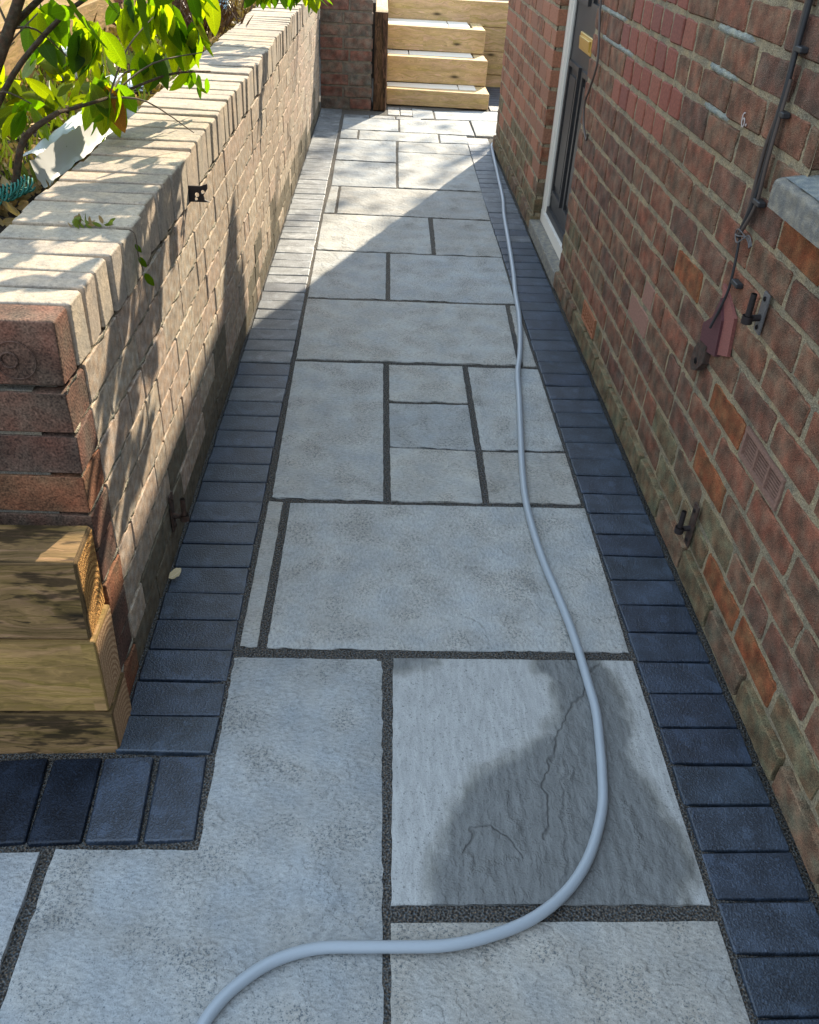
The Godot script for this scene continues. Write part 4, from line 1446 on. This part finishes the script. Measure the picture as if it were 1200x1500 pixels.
func cluster(parent: Node3D, at: Vector3, n: int, size: float, spread: float, down: float, orange := false) -> void:
	for k in n:
		var d := Vector3(rng.randf_range(-1, 1) * spread, -down + rng.randf_range(-0.3, 0.4), rng.randf_range(-1, 1) * spread)
		var m: Material = M.leaves[rng.randi() % 4]
		if orange and k < 2: m = M.leaf_orange
		var o := put("leaf", leaf_kinds[rng.randi() % leaf_kinds.size()], m, parent)
		o.transform = Transform3D(hang(d, rng.randf() * TAU).scaled_local(Vector3.ONE * size * rng.randf_range(0.7, 1.15)), at + Vector3(rng.randf_range(-1, 1), rng.randf_range(-0.4, 0.6), rng.randf_range(-1, 1)) * size * 0.35)

func cloud_of_leaves(parent: Node3D, called: String, boxes: Array, per: int, size: float, m: Material) -> void:
	var at := []
	for b in boxes:
		for k in per:
			var p: Vector3 = b[0] + Vector3(rng.randfn(), rng.randfn() * 0.8, rng.randfn()) * b[1] * 0.5
			var d := Vector3(rng.randf_range(-1, 1), rng.randf_range(-1.2, 0.3), rng.randf_range(-1, 1))
			at.append(Transform3D(hang(d, rng.randf() * TAU).scaled_local(Vector3.ONE * size * rng.randf_range(0.6, 1.2)), p))
	multi(parent, called, leaf_kinds[0], m, at)

func multi(parent: Node, called: String, mesh: Mesh, m: Material, at: Array) -> MultiMeshInstance3D:
	var mm := MultiMesh.new()
	mm.transform_format = MultiMesh.TRANSFORM_3D
	mm.mesh = mesh
	mm.instance_count = at.size()
	for k in at.size():
		mm.set_instance_transform(k, at[k])
	var mi := MultiMeshInstance3D.new()
	mi.name = numbered(called, parent)
	mi.multimesh = mm
	mi.material_override = m
	mi.set_meta("kind", "stuff")
	parent.add_child(mi, true)
	return mi

func soil_y(_x: float, _z: float) -> float:
	return 0.80

func plants() -> void:
	for k in 6:
		leaf_kinds.append(leaf_mesh(1.0, rng.randf_range(0.30, 0.44), rng.randf_range(0.3, 1.0), rng.randf_range(0.15, 0.45)))
	# the shrub by the near end of the bed
	var a := thing("shrub", "broad leaved shrub with bare brown stems at the near end of the raised bed", "shrub")
	var stems := [
		[[Vector3(-0.97, 0.70, -2.18), Vector3(-0.94, 0.85, -2.2), Vector3(-0.90, 1.02, -2.22), Vector3(-0.82, 1.18, -2.25), Vector3(-0.74, 1.36, -2.35), Vector3(-0.6, 1.6, -2.5)], 0.021, 0.008],
		[[Vector3(-0.95, 0.75, -2.15), Vector3(-0.92, 0.95, -2.05), Vector3(-0.93, 1.20, -2.0), Vector3(-0.9, 1.5, -2.05)], 0.026, 0.012],
		[[Vector3(-0.93, 0.72, -2.2), Vector3(-0.87, 0.84, -2.22), Vector3(-0.83, 0.95, -2.24), Vector3(-0.76, 1.0, -2.3)], 0.011, 0.006],
		[[Vector3(-0.90, 0.98, -2.22), Vector3(-0.84, 1.10, -2.35), Vector3(-0.72, 1.22, -2.55), Vector3(-0.60, 1.24, -2.85)], 0.008, 0.004],
		[[Vector3(-0.76, 1.0, -2.3), Vector3(-0.69, 1.0, -2.5), Vector3(-0.58, 1.02, -2.75), Vector3(-0.50, 1.0, -2.95)], 0.005, 0.0025],
		[[Vector3(-0.82, 1.18, -2.25), Vector3(-0.70, 1.30, -2.5), Vector3(-0.50, 1.40, -2.8), Vector3(-0.25, 1.45, -3.0)], 0.008, 0.004],
	]
	for s in stems:
		put("stem", tube(catmull(s[0], 5), s[1], s[2], 8), M.bark, a)
	for c in [
		[Vector3(-0.71, 1.15, -2.5), 10, 0.105, 0.5, 1.0, false], [Vector3(-0.70, 1.03, -2.52), 8, 0.10, 0.5, 1.0, true],
		[Vector3(-0.92, 0.96, -2.5), 7, 0.085, 0.8, 0.6, false], [Vector3(-0.62, 1.18, -2.88), 9, 0.11, 0.5, 1.0, false],
		[Vector3(-0.56, 1.13, -2.92), 9, 0.125, 0.35, 1.2, false], [Vector3(-0.54, 0.99, -2.95), 5, 0.07, 0.6, 0.6, false],
		[Vector3(-0.69, 1.18, -2.85), 9, 0.10, 0.6, 0.9, false], [Vector3(-0.50, 1.22, -2.95), 5, 0.10, 0.5, 0.9, false],
		[Vector3(-0.99, 0.86, -2.25), 6, 0.08, 0.8, 0.5, false], [Vector3(-0.80, 1.14, -2.7), 8, 0.095, 0.8, 0.6, false],
		[Vector3(-0.74, 0.96, -2.62), 6, 0.08, 0.7, 0.8, false], [Vector3(-0.83, 1.20, -2.5), 7, 0.10, 0.6, 0.8, false],
		[Vector3(-0.90, 1.10, -2.75), 6, 0.09, 0.8, 0.5, false], [Vector3(-0.62, 1.07, -2.75), 6, 0.09, 0.6, 0.9, false],
	]:
		cluster(a, c[0], int(c[1] * 1.5), c[2] * 1.12, c[3], c[4], c[5])
	# fine twigs
	for k in 16:
		var p0: Vector3 = [Vector3(-0.90, 1.02, -2.22), Vector3(-0.82, 1.18, -2.25), Vector3(-0.72, 1.22, -2.55), Vector3(-0.69, 1.0, -2.5)][k % 4]
		var dv := Vector3(rng.randf_range(-0.1, 0.22), rng.randf_range(-0.12, 0.2), rng.randf_range(-0.4, 0.05))
		put("twig", tube(catmull([p0, p0 + dv * 0.45 + Vector3(0, 0.03, 0), p0 + dv], 4), 0.0032, 0.0014, 5), M.twig, a)
	cloud_of_leaves(a, "foliage", [[Vector3(-0.7, 1.65, -2.6), 0.34], [Vector3(-0.42, 1.50, -2.75), 0.26], [Vector3(-0.2, 1.50, -2.95), 0.22], [Vector3(-0.05, 1.55, -3.1), 0.2], [Vector3(-0.55, 1.55, -2.4), 0.3], [Vector3(-0.62, 1.42, -2.15), 0.22]], 62, 0.130, M.leaves[1])
	# the second shrub, its leaves hanging over the coping
	var b := thing("shrub", "green shrub whose bright leaves hang over the far part of the coping", "shrub")
	put("stem", tube(catmull([Vector3(-0.95, 0.75, -4.75), Vector3(-0.9, 1.1, -4.7), Vector3(-0.72, 1.3, -4.65), Vector3(-0.42, 1.27, -4.6), Vector3(-0.3, 1.22, -4.6)], 5), 0.016, 0.005, 8), M.bark, b)
	for c in [[Vector3(-0.56, 1.10, -4.6), 6], [Vector3(-0.50, 1.12, -4.62), 7], [Vector3(-0.43, 1.12, -4.6), 7], [Vector3(-0.36, 1.12, -4.6), 7], [Vector3(-0.29, 1.11, -4.6), 7], [Vector3(-0.62, 1.16, -4.7), 6]]:
		cluster(b, c[0], c[1] + 2, 0.115, 0.45, 1.1, false)
	cloud_of_leaves(b, "foliage", [[Vector3(-0.75, 1.32, -4.8), 0.2], [Vector3(-0.45, 1.3, -4.7), 0.15]], 25, 0.14, M.leaves[0])
	# low plants on the bed
	var spots := [Vector3(-0.90, 0.80, -3.3), Vector3(-0.98, 0.80, -2.95), Vector3(-0.87, 0.80, -3.85), Vector3(-1.12, 0.80, -3.5), Vector3(-1.15, 0.80, -2.75), Vector3(-0.88, 0.8, -4.25), Vector3(-1.2, 0.8, -3.15)]
	var words := ["small bright green plant beside the clear bag on the bed", "low leafy plant behind the folded white sheet", "tuft of fresh leaves at the back edge of the coping", "green seedling in front of the white canister", "leafy weed among the shrub stems", "soft green plant farther along the bed by the coping", "pale weed on the soil behind the bare stems"]
	for k in spots.size():
		var pl := thing("small_plant", words[k], "plant", spots[k], 0, "low plants on the raised bed")
		for q in 22:
			var d := Vector3(rng.randf_range(-1, 1), rng.randf_range(0.2, 1.2), rng.randf_range(-1, 1))
			var o := put("leaf", leaf_kinds[q % 6], M.leaf_small if rng.randf() < 0.6 else M.leaves[2], pl)
			o.transform = Transform3D(hang(d, rng.randf() * TAU).scaled_local(Vector3.ONE * rng.randf_range(0.06, 0.12)), Vector3(rng.randf_range(-0.06, 0.06), rng.randf_range(0.0, 0.12), rng.randf_range(-0.04, 0.04)))
	# dry leaves and grass over the soil
	var dry := []
	for k in 3200:
		var p := Vector3(rng.randf_range(-1.36, -0.78), 0.815, rng.randf_range(-6.8, -1.9))
		var d2 := Vector3(rng.randf_range(-1, 1), rng.randf_range(-0.1, 0.35), rng.randf_range(-1, 1))
		dry.append(Transform3D(hang(d2, rng.randf() * TAU).scaled_local(Vector3.ONE * rng.randf_range(0.02, 0.06)), p))
	var litter := multi(self, "leaf_litter", leaf_kinds[2], M.leaf_dry, dry)
	tag(litter, "dry brown leaves scattered over the soil of the raised bed", "leaf litter", "", "stuff")
	var gr := []
	for k in 900:
		var p2 := Vector3(rng.randf_range(-1.36, -0.80), 0.80, rng.randf_range(-4.6, -2.3))
		var d3 := Vector3(rng.randf_range(-0.6, 0.6), 1.0, rng.randf_range(-0.6, 0.6))
		var s := rng.randf_range(0.03, 0.09)
		gr.append(Transform3D(hang(d3, rng.randf() * TAU).scaled_local(Vector3(s * 0.35, s, s)), p2))
	var grass := multi(self, "ground_cover", leaf_kinds[1], M.leaf_small, gr)
	tag(grass, "yellow green ground cover growing on the sunlit bed", "ground cover", "", "stuff")
	var hs := thing("heather", "brown twiggy heather clump at the far end of the bed by the pale blue bag", "shrub", Vector3(-1.02, 0.80, -5.35))
	var tw := []
	for k in 700:
		var d4 := Vector3(rng.randfn() * 0.5, 1.0, rng.randfn() * 0.5)
		tw.append(Transform3D(hang(d4, rng.randf() * TAU).scaled_local(Vector3(0.03, rng.randf_range(0.05, 0.16), 0.05)), Vector3(rng.randfn() * 0.12, rng.randf_range(0, 0.06), rng.randfn() * 0.25)))
	multi(hs, "foliage", leaf_kinds[3], M.heather, tw)
	var fl := thing("small_plant", "pinkish flower head on a thin stalk near the back sleepers", "plant", Vector3(-0.98, 0.80, -3.9), 0, "low plants on the raised bed")
	put("stalk", tube([Vector3(0, 0, 0), Vector3(0.01, 0.15, 0), Vector3(0.0, 0.27, 0.01)], 0.003, 0.002, 6), M.twig, fl)
	for k in 18:
		var d5 := Vector3(rng.randf_range(-1, 1), rng.randf_range(0.1, 1), rng.randf_range(-1, 1))
		var o2 := put("petal", leaf_kinds[k % 6], M.flower, fl)
		o2.transform = Transform3D(hang(d5, 0.0).scaled_local(Vector3.ONE * 0.03), Vector3(0, 0.27, 0.01))
	# a weed rooted in the coping joint
	var wd := thing("wall_weed", "little weed rooted in a coping joint, trailing one round leaf down the face", "weed", Vector3(-0.545, 0.868, -1.86))
	for k in 26:
		var d6 := Vector3(rng.randf_range(-1, 1), rng.randf_range(0.0, 0.8), rng.randf_range(-0.6, 0.6))
		var o3 := put("leaf", leaf_kinds[k % 6], M.leaf_small if k % 3 else M.leaf_dry, wd)
		o3.transform = Transform3D(hang(d6, rng.randf() * TAU).scaled_local(Vector3.ONE * rng.randf_range(0.012, 0.026)), Vector3(rng.randf_range(-0.085, 0.02), rng.randf_range(0.0, 0.012), rng.randf_range(-0.012, 0.012)))
	put("stalk", tube(catmull([Vector3(0.01, 0.0, 0), Vector3(0.045, -0.005, 0.0), Vector3(0.05, -0.05, 0.005), Vector3(0.058, -0.085, 0.012)], 5), 0.0016, 0.0012, 6), M.twig, wd)
	for q in [[Vector3(0.050, -0.055, 0.005), 0.028], [Vector3(0.060, -0.088, 0.012), 0.034], [Vector3(0.045, -0.03, 0.0), 0.022]]:
		var o4 := put("leaf", leaf_kinds[2], M.leaves[1], wd)
		o4.transform = Transform3D(hang(Vector3(0.35, -1, 0.15), 1.2).scaled_local(Vector3(1.7, 1.0, 1.0) * q[1]), q[0])
	# fallen leaf on the blocks
	var ol := put("fallen_leaf", leaf_mesh(0.042, 0.034, 0.9, 0.35), M.leaf_pale, null, Vector3(-0.500, 0.010, -1.755), Vector3(-1.45, -1.2, 0.0))
	tag(ol, "pale curled fallen leaf on the edging blocks by the garden wall", "leaf")
	litter_things()
	# a tree out to the right beyond the house corner, whose twigs dapple the far flags
	var tree := thing("tree", "open crowned tree beyond the house whose shade dapples the far flags", "tree", Vector3(5.9, 0, -17.4))
	put("trunk", tube(catmull([Vector3(0, 0, 0), Vector3(0.1, 2.4, 0.1), Vector3(-0.2, 5.0, 0.2), Vector3(-0.9, 7.6, 0.4)], 5), 0.17, 0.05, 10), M.bark, tree)
	cloud_of_leaves(tree, "crown", [[Vector3(-1.3, 7.5, 0.5), 0.95], [Vector3(-0.9, 8.2, 0.2), 0.9], [Vector3(-1.9, 7.0, 0.7), 0.6]], 60, 0.17, M.leaves[3])

func litter_things() -> void:
	# white canister lying on the soil
	var cn := thing("canister", "white plastic canister lying on the bed among the stems", "canister", Vector3(-1.22, 0.862, -3.86), 0.5)
	var prof := [Vector2(0.0, 0.0), Vector2(0.050, 0.0), Vector2(0.062, 0.008), Vector2(0.066, 0.02), Vector2(0.066, 0.18), Vector2(0.060, 0.20), Vector2(0.035, 0.222), Vector2(0.022, 0.23), Vector2(0.022, 0.25), Vector2(0.0, 0.25)]
	put("body", lathe(prof, 20), M.white_plastic, cn, Vector3(0, 0, 0.12), Vector3(-PI * 0.5, 0, 0))
	put("base_rim", lathe([Vector2(0.046, -0.002), Vector2(0.052, -0.004), Vector2(0.058, 0.004), Vector2(0.05, 0.006)], 20), M.grey_sheet, cn, Vector3(0, 0, 0.1215), Vector3(-PI * 0.5, 0, 0))
	# folded white sheet
	var nz := noise(6.0, 91, 3)
	var fs := thing("folded_sheet", "stiff white plastic sheet folded lengthwise along the back of the coping", "plastic sheet")
	put("outer_flap", sheet(24, 5, func(i: int, j: int) -> Vector3:
		var t := i / 24.0
		var p := Vector3(-0.835, 0.868, -2.28).lerp(Vector3(-0.800, 0.885, -3.0), t)
		var u := j / 5.0
		return p + Vector3(0.030 * (1.0 - u) * (0.7 + 0.5 * t), -0.040 + u * u * 0.065 + nz.get_noise_2d(t * 2.0, u) * 0.012, 0.02 * u), Vector3(0.5, 1, 0)), two_sided(plain(lin(0.46, 0.46, 0.44), 0.6)), fs)
	put("inner_flap", sheet(24, 5, func(i: int, j: int) -> Vector3:
		var t := i / 24.0
		var p := Vector3(-0.838, 0.882, -2.34).lerp(Vector3(-0.806, 0.908, -3.02), t)
		var u := j / 5.0
		return p + Vector3(-0.045 * u, 0.010 * sin(u * 3.0) + nz.get_noise_2d(t * 2.0 + 4.0, u) * 0.012, 0.0), Vector3(0, 1, 0)), two_sided(M.grey_sheet), fs)
	put("end_flap", sheet(8, 8, func(i: int, j: int) -> Vector3:
		var u := i / 8.0
		var w := j / 8.0
		return Vector3(-0.80 + u * 0.085 - w * 0.03, 0.845 + w * 0.065 * (1.0 - u * 0.4) + nz.get_noise_2d(u * 3.0, w * 3.0) * 0.012, -3.0 - 0.05 * w + u * 0.05), Vector3(0.3, 0.5, 1)), two_sided(M.grey_sheet), fs)
	# clear bag and blue bag, crumpled
	crumple("plastic_bag", "crumpled clear plastic bag on the bed by the coping edge", "bag", Vector3(-0.93, 0.835, -3.62), Vector3(0.13, 0.04, 0.12), M.film, 3)
	crumple("plastic_bag", "pale blue plastic bag at the far end of the raised bed", "bag", Vector3(-0.93, 0.90, -5.75), Vector3(0.12, 0.11, 0.15), M.blue_film, 5)
	crumple("rag", "scrap of white cloth in the far growth on the bed", "rag", Vector3(-1.02, 0.84, -5.0), Vector3(0.07, 0.035, 0.08), M.grey_sheet, 9)
	# netting rolled to a rope
	var pts := []
	for k in 60:
		var t := k / 59.0
		var c := Vector3(-0.96, 0.845, -1.80).lerp(Vector3(-0.83, 0.855, -2.22), t)
		pts.append(c)
	var nt := thing("netting", "rope of rolled green netting lying behind the near coping bricks", "netting")
	for s in 9:
		var ring := []
		for k in 70:
			var t2 := k / 69.0
			var a := t2 * 26.0 + s * TAU / 9.0
			var r := 0.015 + 0.004 * sin(a * 2.3 + s)
			var c2 := Vector3(-0.98, 0.842, -1.74).lerp(Vector3(-0.83, 0.855, -2.22), t2)
			ring.append(c2 + Vector3(cos(a) * r * 0.9, sin(a) * r, cos(a) * r * 0.3))
		put("strand", tube(ring, 0.0024, 0.0024, 5), M.netting, nt)

func two_sided(m: StandardMaterial3D) -> StandardMaterial3D:
	var c: StandardMaterial3D = m.duplicate()
	c.cull_mode = BaseMaterial3D.CULL_DISABLED
	return c

func lathe(prof: Array, sides: int) -> ArrayMesh:
	var v := PackedVector3Array()
	var n := PackedVector3Array()
	var idx := PackedInt32Array()
	for k in prof.size():
		var p: Vector2 = prof[k]
		var a: Vector2 = prof[maxi(k - 1, 0)]
		var b: Vector2 = prof[mini(k + 1, prof.size() - 1)]
		var nn := Vector2((b - a).y, -(b - a).x).normalized()
		for s in sides + 1:
			var an := TAU * s / sides
			v.append(Vector3(cos(an) * p.x, p.y, sin(an) * p.x))
			n.append(Vector3(cos(an) * nn.x, nn.y, sin(an) * nn.x))
	for k in prof.size() - 1:
		for s in sides:
			var q := k * (sides + 1) + s
			tri(idx, v, q, q + 1, q + sides + 2, n[q] + n[q + sides + 1])
			tri(idx, v, q, q + sides + 2, q + sides + 1, n[q] + n[q + sides + 1])
	return arr_mesh(v, n, PackedVector2Array(), idx)

func crumple(called: String, label: String, cat: String, at: Vector3, s: Vector3, m: Material, sd: int) -> void:
	var nz := noise(1.6, sd, 4)
	nz.noise_type = FastNoiseLite.TYPE_CELLULAR
	var o := put(called, sheet(40, 24, func(i: int, j: int) -> Vector3:
		var a := TAU * i / 40.0
		var b := PI * (j / 24.0 - 0.5)
		var d := Vector3(cos(b) * cos(a), sin(b), cos(b) * sin(a))
		var r := 1.0 + nz.get_noise_3d(d.x, d.y, d.z) * 0.55
		return d * r * s, Vector3.UP), two_sided(m), null, at)
	tag(o, label, cat)
